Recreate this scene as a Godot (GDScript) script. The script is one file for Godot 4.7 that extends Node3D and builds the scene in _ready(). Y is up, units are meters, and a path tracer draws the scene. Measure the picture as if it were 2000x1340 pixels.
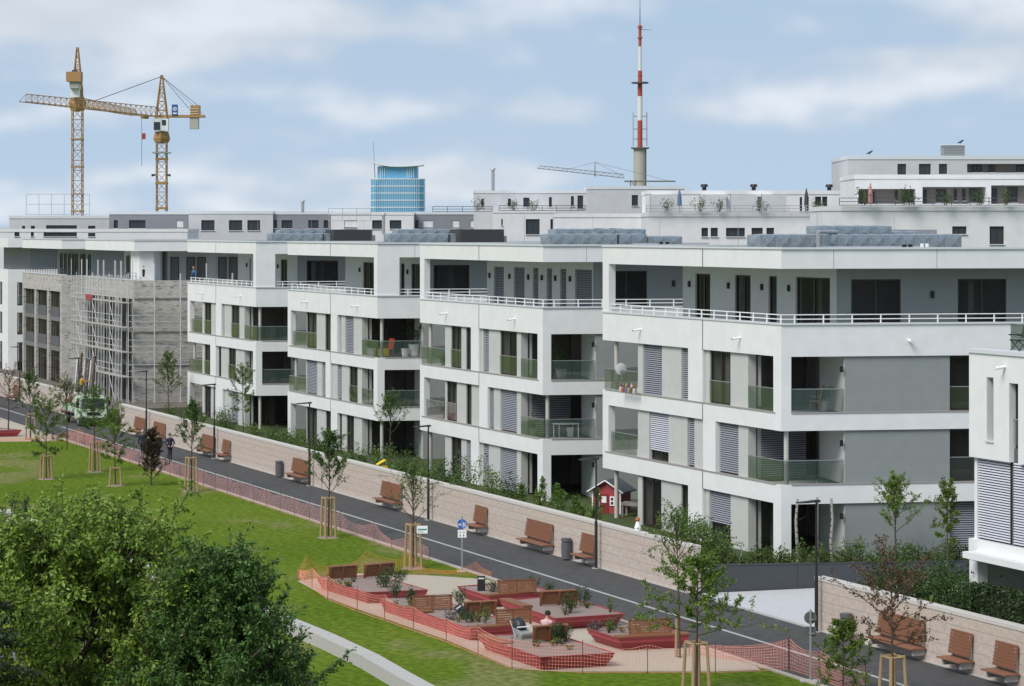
extends Node3D
# A residential street of white villas seen from a raised viewpoint. Units are metres, y is up,
# the camera stands at x = 0, z = 0 and looks along -z. P(x, depth, y) gives a point.

const YAW := 1.96001          # 112.3 degrees: local x runs along the street away from the viewer, local z towards the houses
const YAW_WALL := 1.97222     # 113 degrees: the garden wall and the path
const U := Vector2(-0.37946, 0.92521)
const V := Vector2(0.92521, 0.37946)
const GARDEN := 0.95
const BIG := 1.05            # the villas are drawn up at 1 : 1.05
const FLOOR_ := 1.62         # garden level in the villas' own measure

var M := {}
var taken := {}
var rng := RandomNumberGenerator.new()
var unit_box: BoxMesh

func P(x: float, d: float, y: float = 0.0) -> Vector3:
	return Vector3(x, y, -d)

func numbered(called: String) -> String:
	var n: int = taken.get(called, 0)
	taken[called] = n + 1
	return called if n == 0 else "%s_%03d" % [called, n]

func thing(called: String, label: String, category: String, at := Vector3.ZERO, turn := 0.0, group := "") -> Node3D:
	var o := Node3D.new()
	o.name = numbered(called)
	add_child(o)
	o.position = at
	o.rotation.y = turn
	tag(o, label, category, group)
	return o

func tag(o: Node, label: String, category: String, group := "") -> void:
	o.set_meta("label", label)
	o.set_meta("category", category)
	if group != "":
		o.set_meta("group", group)

func begin() -> SurfaceTool:
	var st := SurfaceTool.new()
	st.begin(Mesh.PRIMITIVE_TRIANGLES)
	st.set_smooth_group(-1)
	return st

func place(called: String, mesh: Mesh, m: Material, parent: Node, at := Vector3.ZERO, basis := Basis.IDENTITY) -> MeshInstance3D:
	var o := MeshInstance3D.new()
	o.name = called
	o.mesh = mesh
	if m:
		o.material_override = m
	parent.add_child(o, true)
	o.transform = Transform3D(basis, at)
	return o

func done(st: SurfaceTool, called: String, m: Material, parent: Node) -> MeshInstance3D:
	st.generate_normals()
	return place(called, st.commit(), m, parent)

func structure(st: SurfaceTool, called: String, m: Material) -> MeshInstance3D:
	var o := done(st, numbered(called), m, self)
	o.set_meta("kind", "structure")
	return o

func tri(st: SurfaceTool, a: Vector3, b: Vector3, c: Vector3) -> void:
	st.add_vertex(a); st.add_vertex(b); st.add_vertex(c)

func quad(st: SurfaceTool, a: Vector3, b: Vector3, c: Vector3, d: Vector3) -> void:
	tri(st, a, b, c); tri(st, a, c, d)

# eight corners, bottom four then top four, both counter-clockwise seen from above
func hexa(st: SurfaceTool, c: Array) -> void:
	quad(st, c[0], c[1], c[2], c[3])
	quad(st, c[4], c[7], c[6], c[5])
	for i in 4:
		var j := (i + 1) % 4
		quad(st, c[i], c[i + 4], c[j + 4], c[j])

func box(st: SurfaceTool, x0: float, x1: float, y0: float, y1: float, z0: float, z1: float) -> void:
	hexa(st, [Vector3(x0, y0, z0), Vector3(x0, y0, z1), Vector3(x1, y0, z1), Vector3(x1, y0, z0), Vector3(x0, y1, z0), Vector3(x0, y1, z1), Vector3(x1, y1, z1), Vector3(x1, y1, z0)])

func box_part(called: String, m: Material, parent: Node, x0: float, x1: float, y0: float, y1: float, z0: float, z1: float) -> MeshInstance3D:
	var st := begin()
	box(st, x0, x1, y0, y1, z0, z1)
	return done(st, called, m, parent)

# a shared unit box, scaled: for the many alike pieces
func piece(called: String, m: Material, parent: Node, centre: Vector3, size: Vector3, turn := Basis.IDENTITY) -> MeshInstance3D:
	return place(called, unit_box, m, parent, centre, turn * Basis.from_scale(size))

func area(poly: PackedVector2Array) -> float:
	var a := 0.0
	for i in poly.size():
		var q := poly[(i + 1) % poly.size()]
		a += poly[i].x * q.y - q.x * poly[i].y
	return a

# a plan polygon (x, z) raised from y0 to y1
func prism(st: SurfaceTool, plan: PackedVector2Array, y0: float, y1: float) -> void:
	var p := plan.duplicate()
	if area(p) > 0.0:
		p.reverse()
	var t := Geometry2D.triangulate_polygon(p)
	for i in range(0, t.size(), 3):
		var a := p[t[i]]; var b := p[t[i + 1]]; var c := p[t[i + 2]]
		if (b - a).cross(c - a) < 0.0:
			var q := b; b = c; c = q
		tri(st, Vector3(a.x, y1, a.y), Vector3(b.x, y1, b.y), Vector3(c.x, y1, c.y))
		tri(st, Vector3(a.x, y0, a.y), Vector3(c.x, y0, c.y), Vector3(b.x, y0, b.y))
	for i in p.size():
		var a := p[i]; var b := p[(i + 1) % p.size()]
		quad(st, Vector3(a.x, y0, a.y), Vector3(b.x, y0, b.y), Vector3(b.x, y1, b.y), Vector3(a.x, y1, a.y))

func prism_part(called: String, m: Material, parent: Node, plan: PackedVector2Array, y0: float, y1: float) -> MeshInstance3D:
	var st := begin()
	prism(st, plan, y0, y1)
	return done(st, called, m, parent)

func tube(st: SurfaceTool, a: Vector3, b: Vector3, r0: float, r1: float, n := 6, caps := true) -> void:
	var d := (b - a).normalized()
	var e := d.cross(Vector3.UP if absf(d.y) < 0.9 else Vector3.RIGHT).normalized()
	var f := d.cross(e)
	for i in n:
		var t0 := TAU * i / n; var t1 := TAU * (i + 1) / n
		var p0 := e * cos(t0) + f * sin(t0); var p1 := e * cos(t1) + f * sin(t1)
		quad(st, a + p0 * r0, b + p0 * r1, b + p1 * r1, a + p1 * r0)
		if caps:
			tri(st, a, a + p0 * r0, a + p1 * r0)
			tri(st, b, b + p1 * r1, b + p0 * r1)

func tube_part(called: String, m: Material, parent: Node, a: Vector3, b: Vector3, r0: float, r1 := -1.0, n := 8) -> MeshInstance3D:
	var st := begin()
	tube(st, a, b, r0, r0 if r1 < 0.0 else r1, n)
	return done(st, called, m, parent)

func lathe(st: SurfaceTool, profile: Array, n := 16, at := Vector3.ZERO) -> void:
	for k in profile.size() - 1:
		var a: Vector2 = profile[k]; var b: Vector2 = profile[k + 1]
		for i in n:
			var t0 := TAU * i / n; var t1 := TAU * (i + 1) / n
			quad(st, at + Vector3(a.x * cos(t0), a.y, a.x * sin(t0)), at + Vector3(b.x * cos(t0), b.y, b.x * sin(t0)), at + Vector3(b.x * cos(t1), b.y, b.x * sin(t1)), at + Vector3(a.x * cos(t1), a.y, a.x * sin(t1)))

# ---------------------------------------------------------------- materials
func noise_image(seed_: int, freq: float, lo: float, hi: float, octaves := 4, size := 512) -> Image:
	var n := FastNoiseLite.new()
	n.seed = seed_; n.frequency = freq; n.fractal_octaves = octaves
	var im: Image = n.get_seamless_image(size, size)
	im.convert(Image.FORMAT_L8)
	var d := im.get_data()
	for i in d.size():
		d[i] = int(clampf(lo + (hi - lo) * d[i] / 255.0, 0.0, 1.0) * 255.0)
	return Image.create_from_data(size, size, false, Image.FORMAT_L8, d)

func noise_tex(seed_: int, freq: float, lo: float, hi: float, octaves := 4) -> ImageTexture:
	return ImageTexture.create_from_image(noise_image(seed_, freq, lo, hi, octaves))

# a colour in real-world linear values
func lin(r: float, g: float, b: float) -> Color:
	return Color(r, g, b).linear_to_srgb()

func mat(r: float, g: float, b: float, rough := 0.8, metal := 0.0, tex: Texture2D = null, per_metre := 0.5) -> StandardMaterial3D:
	var m := StandardMaterial3D.new()
	m.albedo_color = lin(r, g, b)
	m.roughness = rough
	m.metallic = metal
	m.cull_mode = BaseMaterial3D.CULL_DISABLED
	if tex:
		m.albedo_texture = tex
		m.uv1_triplanar = true
		m.uv1_world_triplanar = true
		m.uv1_scale = Vector3.ONE * per_metre
	return m

func glass(r: float, g: float, b: float, alpha: float) -> StandardMaterial3D:
	var m := mat(r, g, b, 0.03)
	m.transparency = BaseMaterial3D.TRANSPARENCY_ALPHA
	m.albedo_color.a = alpha
	m.metallic_specular = 0.6
	return m

func make_materials() -> void:
	var soft := noise_tex(3, 0.012, 0.95, 1.0, 5)
	var grain := noise_tex(5, 0.06, 0.78, 1.0, 4)
	var rough := noise_tex(9, 0.03, 0.6, 1.0, 5)
	var fine := noise_tex(11, 0.2, 0.7, 1.0, 3)
	M.white = mat(0.785, 0.80, 0.805, 0.85, 0, soft, 0.13)
	M.light_panel = mat(0.54, 0.555, 0.54, 0.85, 0, soft, 0.21)
	M.grey_panel = mat(0.27, 0.295, 0.295, 0.85, 0, soft, 0.17)
	M.cap = mat(0.62, 0.65, 0.68, 0.5, 0.0)
	M.sill = mat(0.33, 0.31, 0.29, 0.7)
	M.soffit = M.white
	M.inside = mat(0.5, 0.48, 0.45, 0.9)
	M.floor = mat(0.25, 0.17, 0.11, 0.6)
	M.curtain = mat(0.3, 0.28, 0.25, 0.9)
	M.frame = mat(0.035, 0.026, 0.022, 0.5)
	M.pane = glass(0.03, 0.032, 0.033, 0.3)
	M.pane.metallic_specular = 0.2
	M.blind = mat(0.36, 0.38, 0.43, 0.45, 0.3)
	M.blind_pale = mat(0.62, 0.64, 0.72, 0.45, 0.1)
	M.balcony_glass = glass(0.07, 0.115, 0.1, 0.3)
	M.guard_glass = glass(0.1, 0.12, 0.12, 0.1)
	M.rail = mat(0.85, 0.86, 0.87, 0.4)
	M.steel = mat(0.45, 0.46, 0.47, 0.4, 0.6)
	M.scaffold_steel = mat(0.52, 0.53, 0.54, 0.5)
	M.post = mat(0.5, 0.49, 0.46, 0.6)
	M.zinc = mat(0.42, 0.49, 0.53, 0.38, 0.55, noise_tex(21, 0.03, 0.75, 1.0, 4), 0.35)
	M.dark_box = mat(0.045, 0.045, 0.05, 0.6)
	M.black = mat(0.012, 0.012, 0.013, 0.5)
	M.gravel_roof = mat(0.36, 0.35, 0.33, 0.95, 0, fine, 0.8)
	M.asphalt = mat(0.098, 0.098, 0.1, 0.9, 0, noise_tex(31, 0.02, 0.86, 1.0, 6), 0.16)
	M.line = mat(0.5, 0.5, 0.49, 0.8, 0, grain, 0.7)
	M.kerb = mat(0.55, 0.5, 0.44, 0.85, 0, grain, 0.6)
	M.drive = mat(0.52, 0.53, 0.55, 0.85, 0, soft, 0.3)
	M.plaza = mat(0.62, 0.55, 0.45, 0.95, 0, fine, 0.5)
	M.slate_wall = mat(0.06, 0.066, 0.078, 0.75, 0, soft, 0.3)
	M.coping = mat(0.72, 0.69, 0.65, 0.8, 0, grain, 0.5)
	M.concrete = mat(0.55, 0.53, 0.5, 0.85, 0, grain, 0.4)
	M.courses = []
	for c in [[0.6, 0.515, 0.45], [0.61, 0.53, 0.465], [0.59, 0.505, 0.435], [0.605, 0.515, 0.44], [0.595, 0.52, 0.46]]:
		M.courses.append(mat(c[0], c[1], c[2], 0.9, 0, noise_tex(81 + M.courses.size(), 0.025, 0.84, 1.0, 5), 0.3))
	M.bench_wood = mat(0.36, 0.165, 0.095, 0.6, 0, noise_tex(41, 0.05, 0.7, 1.0, 3), 1.1)
	M.cedar = mat(0.33, 0.14, 0.065, 0.6, 0, noise_tex(43, 0.05, 0.68, 1.0, 3), 1.1)
	M.red = mat(0.37, 0.055, 0.065, 0.55, 0, soft, 0.5)
	M.soil = mat(0.4, 0.315, 0.28, 0.98, 0, fine, 0.9)
	M.lamp = mat(0.03, 0.032, 0.037, 0.45, 0.3)
	M.stake = mat(0.47, 0.33, 0.18, 0.85, 0, grain, 1.2)
	M.bark = mat(0.16, 0.12, 0.09, 0.95, 0, rough, 2.0)
	M.net = mat(0.9, 0.34, 0.25, 0.6)
	M.net_pink = mat(0.84, 0.42, 0.4, 0.6)
	M.net_orange = mat(0.75, 0.24, 0.06, 0.6)
	M.rod = mat(0.12, 0.06, 0.05, 0.6, 0.4)
	M.brick_shades = [mat(0.42, 0.4, 0.37, 0.9, 0, rough, 0.9), mat(0.34, 0.32, 0.3, 0.9, 0, rough, 0.9), mat(0.47, 0.45, 0.42, 0.9, 0, rough, 0.9)]
	M.mortar = mat(0.36, 0.345, 0.325, 0.95, 0, grain, 0.7)
	M.concrete_grey = mat(0.3, 0.3, 0.29, 0.9, 0, rough, 0.3)
	M.anthracite = mat(0.1, 0.105, 0.115, 0.6)
	M.far_white = mat(0.74, 0.75, 0.76, 0.9, 0, soft, 0.1)
	M.far_pale = mat(0.56, 0.57, 0.59, 0.9, 0, soft, 0.1)
	M.far_grey = mat(0.25, 0.265, 0.295, 0.9, 0, soft, 0.1)
	M.taupe = mat(0.24, 0.215, 0.195, 0.9, 0, soft, 0.1)
	M.far_glass = mat(0.035, 0.045, 0.055, 0.1)
	M.yellow_steel = mat(0.5, 0.29, 0.11, 0.6, 0.0, grain, 0.6)
	M.leaf = mat(1, 1, 1, 0.5)
	M.leaf.metallic_specular = 0.4
	M.leaf.vertex_color_use_as_albedo = true
	M.leaf.backlight_enabled = true
	M.leaf.backlight = lin(0.2, 0.3, 0.06)
	M.skin_cloth = mat(1, 1, 1, 0.85)
	M.skin_cloth.vertex_color_use_as_albedo = true
	for k in ["asphalt", "plaza", "soil", "bark", "coping", "kerb"]:
		M[k].metallic_specular = 0.2
	unit_box = BoxMesh.new()

func make_sky() -> Sky:
	var w := 2048; var h := 1024
	var n := FastNoiseLite.new()
	n.seed = 12; n.frequency = 1.0; n.fractal_octaves = 5; n.fractal_gain = 0.6
	var big := FastNoiseLite.new()
	big.seed = 40; big.frequency = 1.0; big.fractal_octaves = 3
	var f := PackedFloat32Array()
	f.resize(w * h * 3)
	for j in h:
		var el := PI * (0.5 - (j + 0.5) / h)
		var up := maxf(sin(el), 0.0)
		var c := cos(el)
		if el < -0.03:
			for i in w:
				var o := (j * w + i) * 3
				f[o] = 0.16; f[o + 1] = 0.19; f[o + 2] = 0.15
			continue
		var blue := Color(0.42, 0.535, 0.665).lerp(Color(0.24, 0.365, 0.56), clampf(up * 3.2, 0.0, 1.0))
		for i in w:
			var a := TAU * (i + 0.5) / w
			# a flat cloud layer, foreshortened towards the horizon
			var k := 1.0 / (up + 0.1)
			var x := sin(a) * c; var z := cos(a) * c
			var v := n.get_noise_3d(x * 8.0, up * 52.0 / (1.0 + up * 5.0), z * 8.0)
			var b := big.get_noise_3d(x * 3.0 + 5.0, up * 26.0 / (1.0 + up * 4.0), z * 4.0)
			var cover := smoothstep(-0.08, 0.46, v * 0.8 + b * 0.8 + clampf((up - 0.045) * 7.0, -0.2, 0.2))
			var bright := 0.6 + 0.4 * smoothstep(-0.15, 0.4, v)
			var cloud := Color(0.665, 0.69, 0.725) * (0.62 + 0.48 * bright)
			var q := blue.lerp(cloud, cover * 0.76)
			var o := (j * w + i) * 3
			f[o] = q.r; f[o + 1] = q.g; f[o + 2] = q.b
	var im := Image.create_from_data(w, h, false, Image.FORMAT_RGBF, f.to_byte_array())
	var pm := PanoramaSkyMaterial.new()
	pm.panorama = ImageTexture.create_from_image(im)
	var s := Sky.new()
	s.sky_material = pm
	return s

func _ready() -> void:
	rng.seed = 77
	# ---- camera
	var cam := Camera3D.new()
	cam.name = "camera"
	add_child(cam)
	cam.position = Vector3(0, 15, 0)
	cam.set_frustum(0.268, Vector2(0, -0.0436), 1.0, 6000.0)
	cam.current = true
	# ---- sky, exposure
	var we := WorldEnvironment.new()
	we.name = "environment"
	var env := Environment.new()
	env.background_mode = Environment.BG_SKY
	env.sky = make_sky()
	env.background_energy_multiplier = 1.0
	env.tonemap_mode = Environment.TONE_MAPPER_LINEAR
	env.tonemap_exposure = 1.19
	env.sdfgi_enabled = true
	env.ssao_enabled = true
	env.ssil_enabled = true
	we.environment = env
	add_child(we)
	# ---- hazy sun, high on the left behind the viewer
	var sun := DirectionalLight3D.new()
	sun.name = "sun"
	sun.light_energy = 0.85
	sun.light_color = Color(1.0, 0.97, 0.93)
	sun.light_angular_distance = 30.0
	sun.shadow_enabled = true
	add_child(sun)
	sun.look_at_from_position(Vector3(-0.665, 1.05, 0.747), Vector3.ZERO)
	make_materials()
	ground()
	garden_walls()
	villas()
	brick_houses()
	corner_house()
	background()
	skyline()
	street_furniture()
	planters()
	nets()
	vegetation()
	people_and_vehicles()

# ---------------------------------------------------------------- ground, path, walls
func W(t: float, off := 0.0) -> Vector2:       # along the garden wall; off = metres out over the path
	return Vector2(4.0 - 0.39073 * t - 0.9205 * off, 114.0 + 0.9205 * t - 0.39073 * off)

func wall_point(t: float, off := 0.0, y := 0.0) -> Vector3:
	var w := W(t, off)
	return P(w.x, w.y, y)

func plan(pts: Array) -> PackedVector2Array:   # x, depth pairs into x, z
	var r := PackedVector2Array()
	for p in pts:
		r.append(Vector2(p[0], -p[1]) if p is Array else Vector2(p.x, -p.y))
	return r

func ground() -> void:
	# one sheet of grass to the horizon: fine grid near, coarse far
	var lawn := StandardMaterial3D.new()
	lawn.albedo_color = Color.WHITE
	lawn.vertex_color_use_as_albedo = true
	lawn.roughness = 0.95
	lawn.metallic_specular = 0.1
	lawn.albedo_texture = noise_tex(61, 0.03, 0.66, 1.0, 6)
	lawn.uv1_triplanar = true
	lawn.uv1_world_triplanar = true
	lawn.uv1_scale = Vector3.ONE * 0.15
	var n := FastNoiseLite.new(); n.seed = 4; n.frequency = 0.09; n.fractal_octaves = 4
	var dry := FastNoiseLite.new(); dry.seed = 14; dry.frequency = 0.16; dry.fractal_octaves = 4
	var st := begin()
	var xs := [-4000.0, -400.0, -120.0]
	for i in 141: xs.append(-60.0 + i * 0.6)
	xs.append_array([40.0, 90.0, 400.0, 4000.0])
	var zs := [-60.0, 0.0, 40.0, 60.0]
	for i in 150: zs.append(70.0 + i * 0.85)
	zs.append_array([240.0, 400.0, 1000.0, 5500.0])
	for i in xs.size() - 1:
		for j in zs.size() - 1:
			var c := [Vector2(xs[i], zs[j]), Vector2(xs[i], zs[j + 1]), Vector2(xs[i + 1], zs[j + 1]), Vector2(xs[i + 1], zs[j])]
			for k in [0, 1, 2, 0, 2, 3]:
				var q: Vector2 = c[k]
				var a := n.get_noise_2d(q.x * 0.6, q.y) * 0.5 + 0.5
				var d := smoothstep(0.2, 0.42, dry.get_noise_2d(q.x * 0.8 + 40.0, q.y * 0.55))
				var g := Color(0.115, 0.2, 0.018).lerp(Color(0.19, 0.265, 0.036), a)
				st.set_color(g.lerp(Color(0.33, 0.29, 0.15), d * 0.5))
				st.add_vertex(P(q.x, q.y, 0.0))
	structure(st, "lawn", lawn)
	# asphalt path with a pale drainage line, a kerb strip and a strip at the wall foot
	st = begin()
	prism(st, plan([W(-60, 0), W(170, 0), W(170, 5.75), W(-60, 5.75)]), -0.2, 0.006)
	structure(st, "path", M.asphalt)
	st = begin()
	prism(st, plan([W(-60, 3.2), W(170, 3.2), W(170, 3.36), W(-60, 3.36)]), -0.1, 0.011)
	structure(st, "path_drain_line", M.line)
	st = begin()
	prism(st, plan([W(-60, 5.75), W(170, 5.75), W(170, 5.98), W(-60, 5.98)]), -0.2, 0.05)
	structure(st, "kerb", M.kerb)
	st = begin()
	prism(st, plan([W(-8.9, 0.0), W(86, 0.0), W(86, 0.13), W(-8.9, 0.13)]), -0.1, 0.012)
	prism(st, plan([W(-60, 0.0), W(-19, 0.0), W(-19, 0.13), W(-60, 0.13)]), -0.1, 0.012)
	prism(st, plan([W(-19, -0.1), W(-8.9, -0.1), W(-8.9, 0.12), W(-19, 0.12)]), -0.1, 0.03)
	structure(st, "wall_foot_strip", M.line)
	# concrete driveway between the two walls
	st = begin()
	var dv := [W(-19, -0.1), W(-8.9, -0.1), Vector2(30.0, 109.0), Vector2(30.0, 104.0)]
	hexa(st, [P(dv[0].x, dv[0].y, -0.3), P(dv[3].x, dv[3].y, -0.3), P(dv[2].x, dv[2].y, -0.3), P(dv[1].x, dv[1].y, -0.3), P(dv[0].x, dv[0].y, 0.02), P(dv[3].x, dv[3].y, 0.5), P(dv[2].x, dv[2].y, 0.6), P(dv[1].x, dv[1].y, 0.02)])
	structure(st, "driveway", M.drive)
	st = begin()
	var gr := W(-10.6, -1.1)
	for i in 9:
		var q := gr + Vector2(0.11 * i, 0.035 * i)
		prism(st, plan([q, q + Vector2(0.07, 0.02), q + Vector2(0.0, 0.42), q + Vector2(-0.07, 0.4)]), 0.0, 0.032)
	structure(st, "driveway_drain_grate", M.anthracite)
	# pale gravel squares
	st = begin()
	prism(st, plan([[-9.2, 109.8], [-7.5, 104.7], [-6.1, 101.6], [-2.4, 94.0], [-0.1, 88.2], [1.0, 87.4], [2.4, 87.2], [7.0, 87.2], [8.5, 87.5], W(-25.4, 6.0), W(-2.0, 6.0), [-1.7, 110.6], [-3.8, 111.6], [-6.8, 112.2]]), -0.1, 0.012)
	structure(st, "gravel_square", M.plaza)
	st = begin()
	prism(st, plan([[-60, 184.5], [-45, 183.0], [-36, 182.6], [-33.0, 182.8], W(79, 6.0), W(100, 6.0), [-60, 214]]), -0.1, 0.012)
	structure(st, "gravel_square", M.plaza)
	st = begin()
	prism(st, plan([[-26, 84], [-15.5, 86], [-15, 97], [-17.5, 106], [-24, 108]]), -0.1, 0.012)
	structure(st, "gravel_patch", mat(0.3, 0.3, 0.31, 0.95, 0, noise_tex(71, 0.2, 0.4, 1.0, 3), 0.6))
	# raised gardens behind the walls
	var soil_grass := mat(0.085, 0.13, 0.026, 0.95, 0, noise_tex(62, 0.08, 0.5, 1.0, 4), 0.4)
	st = begin()
	prism(st, plan([[7.75, 106.1], W(86, -0.3), W(86, -60), [60, 113.1]]), -0.2, GARDEN)
	structure(st, "garden_ground", soil_grass)
	st = begin()
	prism(st, plan([W(93, -0.3), W(170, -0.3), W(170, -60), W(93, -60)]), -0.2, GARDEN + 0.15)
	structure(st, "building_site_ground", mat(0.27, 0.24, 0.2, 0.95, 0, noise_tex(63, 0.08, 0.5, 1.0, 4), 0.4))
	st = begin()
	prism(st, plan([W(-60, -0.3), W(-19.2, -0.3), W(-19.2, -40), W(-60, -40)]), -0.2, GARDEN)
	structure(st, "garden_ground", soil_grass)

func garden_wall(label: String, t0: float, t1: float, top: float) -> void:
	var o := thing("garden_wall", label, "wall", wall_point(t0), YAW_WALL)
	var long := t1 - t0
	box_part("core", M.mortar, o, 0.01, long - 0.01, 0.0, top - 0.13, 0.03, 0.33)
	var rows := 5
	var hh := (top - 0.12) / rows
	for r in rows:
		var x := -rng.randf() * 1.5
		while x < long - 0.02:
			var l := 6.0 + rng.randf() * 4.0
			var a := maxf(x, 0.0); var b := minf(x + l, long)
			if b - a > 0.05:
				var proud := rng.randf() * 0.012
				piece("course", M.courses[rng.randi() % 5], o, Vector3((a + b) / 2, hh * (r + 0.5), 0.18), Vector3(b - a - 0.001, hh - 0.01, 0.36 + proud))
			x += l
	var x := 0.0
	while x < long - 0.02:
		var b := minf(x + 3.0, long)
		piece("coping", M.coping, o, Vector3((x + b) / 2, top - 0.06, 0.18), Vector3(b - x - 0.004, 0.125, 0.42))
		x = b

func garden_walls() -> void:
	garden_wall("long banded sandstone coloured wall below the white villas, from the satellite dish villa onward", -8.9, 38.6, 2.0)
	garden_wall("banded sandstone coloured wall running on from its joint towards the scaffolded house", 38.75, 86.0, 2.0)
	garden_wall("sandstone coloured wall in front of the finished brick house, beyond the truck", 93.0, 165.0, 2.0)
	garden_wall("sandstone coloured wall across the driveway from the slate wall, below the house with pale blinds", -58.0, -19.0, 2.0)
	var o := thing("driveway_wall", "low dark slate grey retaining wall along the driveway with hedge above", "wall", P(7.72, 105.95), 0.13)
	for i in 5:
		box_part("panel", M.slate_wall, o, 0.0 + i * 4.2, i * 4.2 + 4.19, -0.2, 1.15, -0.18, 0.0)
	box_part("cap", M.slate_wall, o, -0.02, 21.0, 1.15, 1.18, -0.2, 0.02)
	o = thing("driveway_kerb", "pale low concrete kerb end with red and white tape at the driveway", "kerb", wall_point(-18.6, 0), YAW_WALL)
	box_part("block", M.concrete, o, -0.35, 0.0, 0.0, 0.5, 0.6, 6.0)
	for i in 7:
		piece("tape", M.red if i % 2 else M.rail, o, Vector3(0.06, 0.5 - 0.02 * i, 0.3 + i * 0.16), Vector3(0.012, 0.07, 0.155))
	# low pale concrete wall bordering the lawn
	o = thing("concrete_border_wall", "low smooth pale concrete wall curving across the near lawn", "wall")
	var line := [[-26.9, 134.0], [-20.5, 120.0], [-13.5, 106.0], [-9.4, 97.5], [-7.0, 92.3], [-5.2, 87.9], [-4.0, 84.4], [-1.0, 76.0]]
	for i in line.size() - 1:
		var a := Vector2(line[i][0], line[i][1]); var b := Vector2(line[i + 1][0], line[i + 1][1])
		var nn := (b - a).normalized().orthogonal() * -0.62
		if nn.x < 0.0: nn = -nn
		prism_part("wall_section", M.concrete, o, plan([a, b - (b - a).normalized() * 0.012, b + nn - (b - a).normalized() * 0.012, a + nn]), -0.3, 0.45)

# ---------------------------------------------------------------- white villas
const SD := Vector2(-0.2131, 0.97703)     # direction of the side facade in house plan (s, v)
const SN := Vector2(0.97703, 0.2131)      # its inward normal

func S(w: float, dep := 0.0) -> Vector2:
	return SD * w + SN * dep

func street_box(called: String, m: Material, o: Node, s0: float, s1: float, y0: float, y1: float, v0: float, v1: float) -> MeshInstance3D:
	return box_part(called, m, o, s0, s1, y0, y1, v0, v1)

func side_box(called: String, m: Material, o: Node, w0: float, w1: float, y0: float, y1: float, d0: float, d1: float) -> MeshInstance3D:
	return prism_part(called, m, o, PackedVector2Array([S(w0, d0), S(w1, d0), S(w1, d1), S(w0, d1)]), y0, y1)

# an L-shaped band round the street and side facades, thickness th, standing out by out
func band(called: String, m: Material, o: Node, y0: float, y1: float, out: float, th: float, long := 17.6, deep := 20.0) -> MeshInstance3D:
	var inn := th
	return prism_part(called, m, o, PackedVector2Array([Vector2(long + out, -out), Vector2(-out * 1.3, -out) , S(deep, -out), S(deep, inn), corner_in(inn), Vector2(long + out, inn)]), y0, y1)

func corner_in(d: float) -> Vector2:        # where the inner faces of both facades meet
	var w := (d - d * SN.y) / SD.y
	return S(w, d)

# window, blind and panel builders work in a frame: origin, along (unit), inward (unit)
func frame_box(called: String, m: Material, parent: Node, org: Vector2, al: Vector2, inw: Vector2, a0: float, a1: float, y0: float, y1: float, d0: float, d1: float) -> MeshInstance3D:
	return prism_part(called, m, parent, PackedVector2Array([org + al * a0 + inw * d0, org + al * a1 + inw * d0, org + al * a1 + inw * d1, org + al * a0 + inw * d1]), y0, y1)

func add_window(parent: Node, org: Vector2, al: Vector2, inw: Vector2, a0: float, a1: float, y0: float, y1: float, d: float, guard := true, leaves := 2) -> void:
	var st := begin()
	var f := 0.07
	var fb := func(b0: float, b1: float, z0: float, z1: float) -> void:
		prism(st, PackedVector2Array([org + al * b0 + inw * d, org + al * b1 + inw * d, org + al * b1 + inw * (d + 0.08), org + al * b0 + inw * (d + 0.08)]), z0, z1)
	fb.call(a0, a0 + f, y0, y1); fb.call(a1 - f, a1, y0, y1)
	fb.call(a0 + f, a1 - f, y1 - f, y1); fb.call(a0 + f, a1 - f, y0, y0 + f)
	if a1 - a0 > 1.1:
		for k in range(1, leaves):
			var c := a0 + (a1 - a0) * k / leaves
			fb.call(c - 0.05, c + 0.05, y0 + f, y1 - f)
	var win := done(st, "window", M.frame, parent)
	frame_box("pane", M.pane, win, org, al, inw, a0 + f, a1 - f, y0 + f, y1 - f, d + 0.03, d + 0.05)
	if rng.randf() < 0.6 and a1 - a0 > 1.0:
		var c0 := a0 + (a1 - a0) * (0.1 + 0.5 * rng.randf())
		frame_box("curtain", M.curtain, win, org, al, inw, c0, c0 + 0.22 + 0.2 * rng.randf(), y0 + 0.05, y1 - 0.1, d + 0.16, d + 0.19)
	if guard:
		frame_box("guard_glass", M.guard_glass, win, org, al, inw, a0 + 0.02, a1 - 0.02, y0 + 0.1, y0 + 0.98, d - 0.1, d - 0.085)
		frame_box("guard_rail", M.steel, win, org, al, inw, a0 + 0.01, a1 - 0.01, y0 + 0.98, y0 + 1.01, d - 0.105, d - 0.08)

func add_blind(parent: Node, org: Vector2, al: Vector2, inw: Vector2, a0: float, a1: float, y0: float, y1: float, d: float, drop := 1.0, m: Material = null) -> void:
	var st := begin()
	var y := y1 - 0.02
	var low := y1 - (y1 - y0) * drop
	var tilt := 0.05
	while y > low + 0.05:
		var p := org + al * (a0 + 0.03) + inw * d; var q := org + al * (a1 - 0.03) + inw * d
		var p2 := p + inw * 0.045; var q2 := q + inw * 0.045
		quad(st, Vector3(p.x, y - tilt, p.y), Vector3(q.x, y - tilt, q.y), Vector3(q2.x, y, q2.y), Vector3(p2.x, y, p2.y))
		y -= 0.092
	var b := done(st, "blind", m if m else M.blind, parent)
	frame_box("blind_backing", M.frame, b, org, al, inw, a0, a1, low, y1, d + 0.07, d + 0.09)
	frame_box("side_channel", M.frame, b, org, al, inw, a0, a0 + 0.03, y0, y1, d - 0.01, d + 0.07)
	if drop < 0.99:
		add_window(parent, org, al, inw, a0, a1, y0, low, d + 0.1, false)

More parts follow.
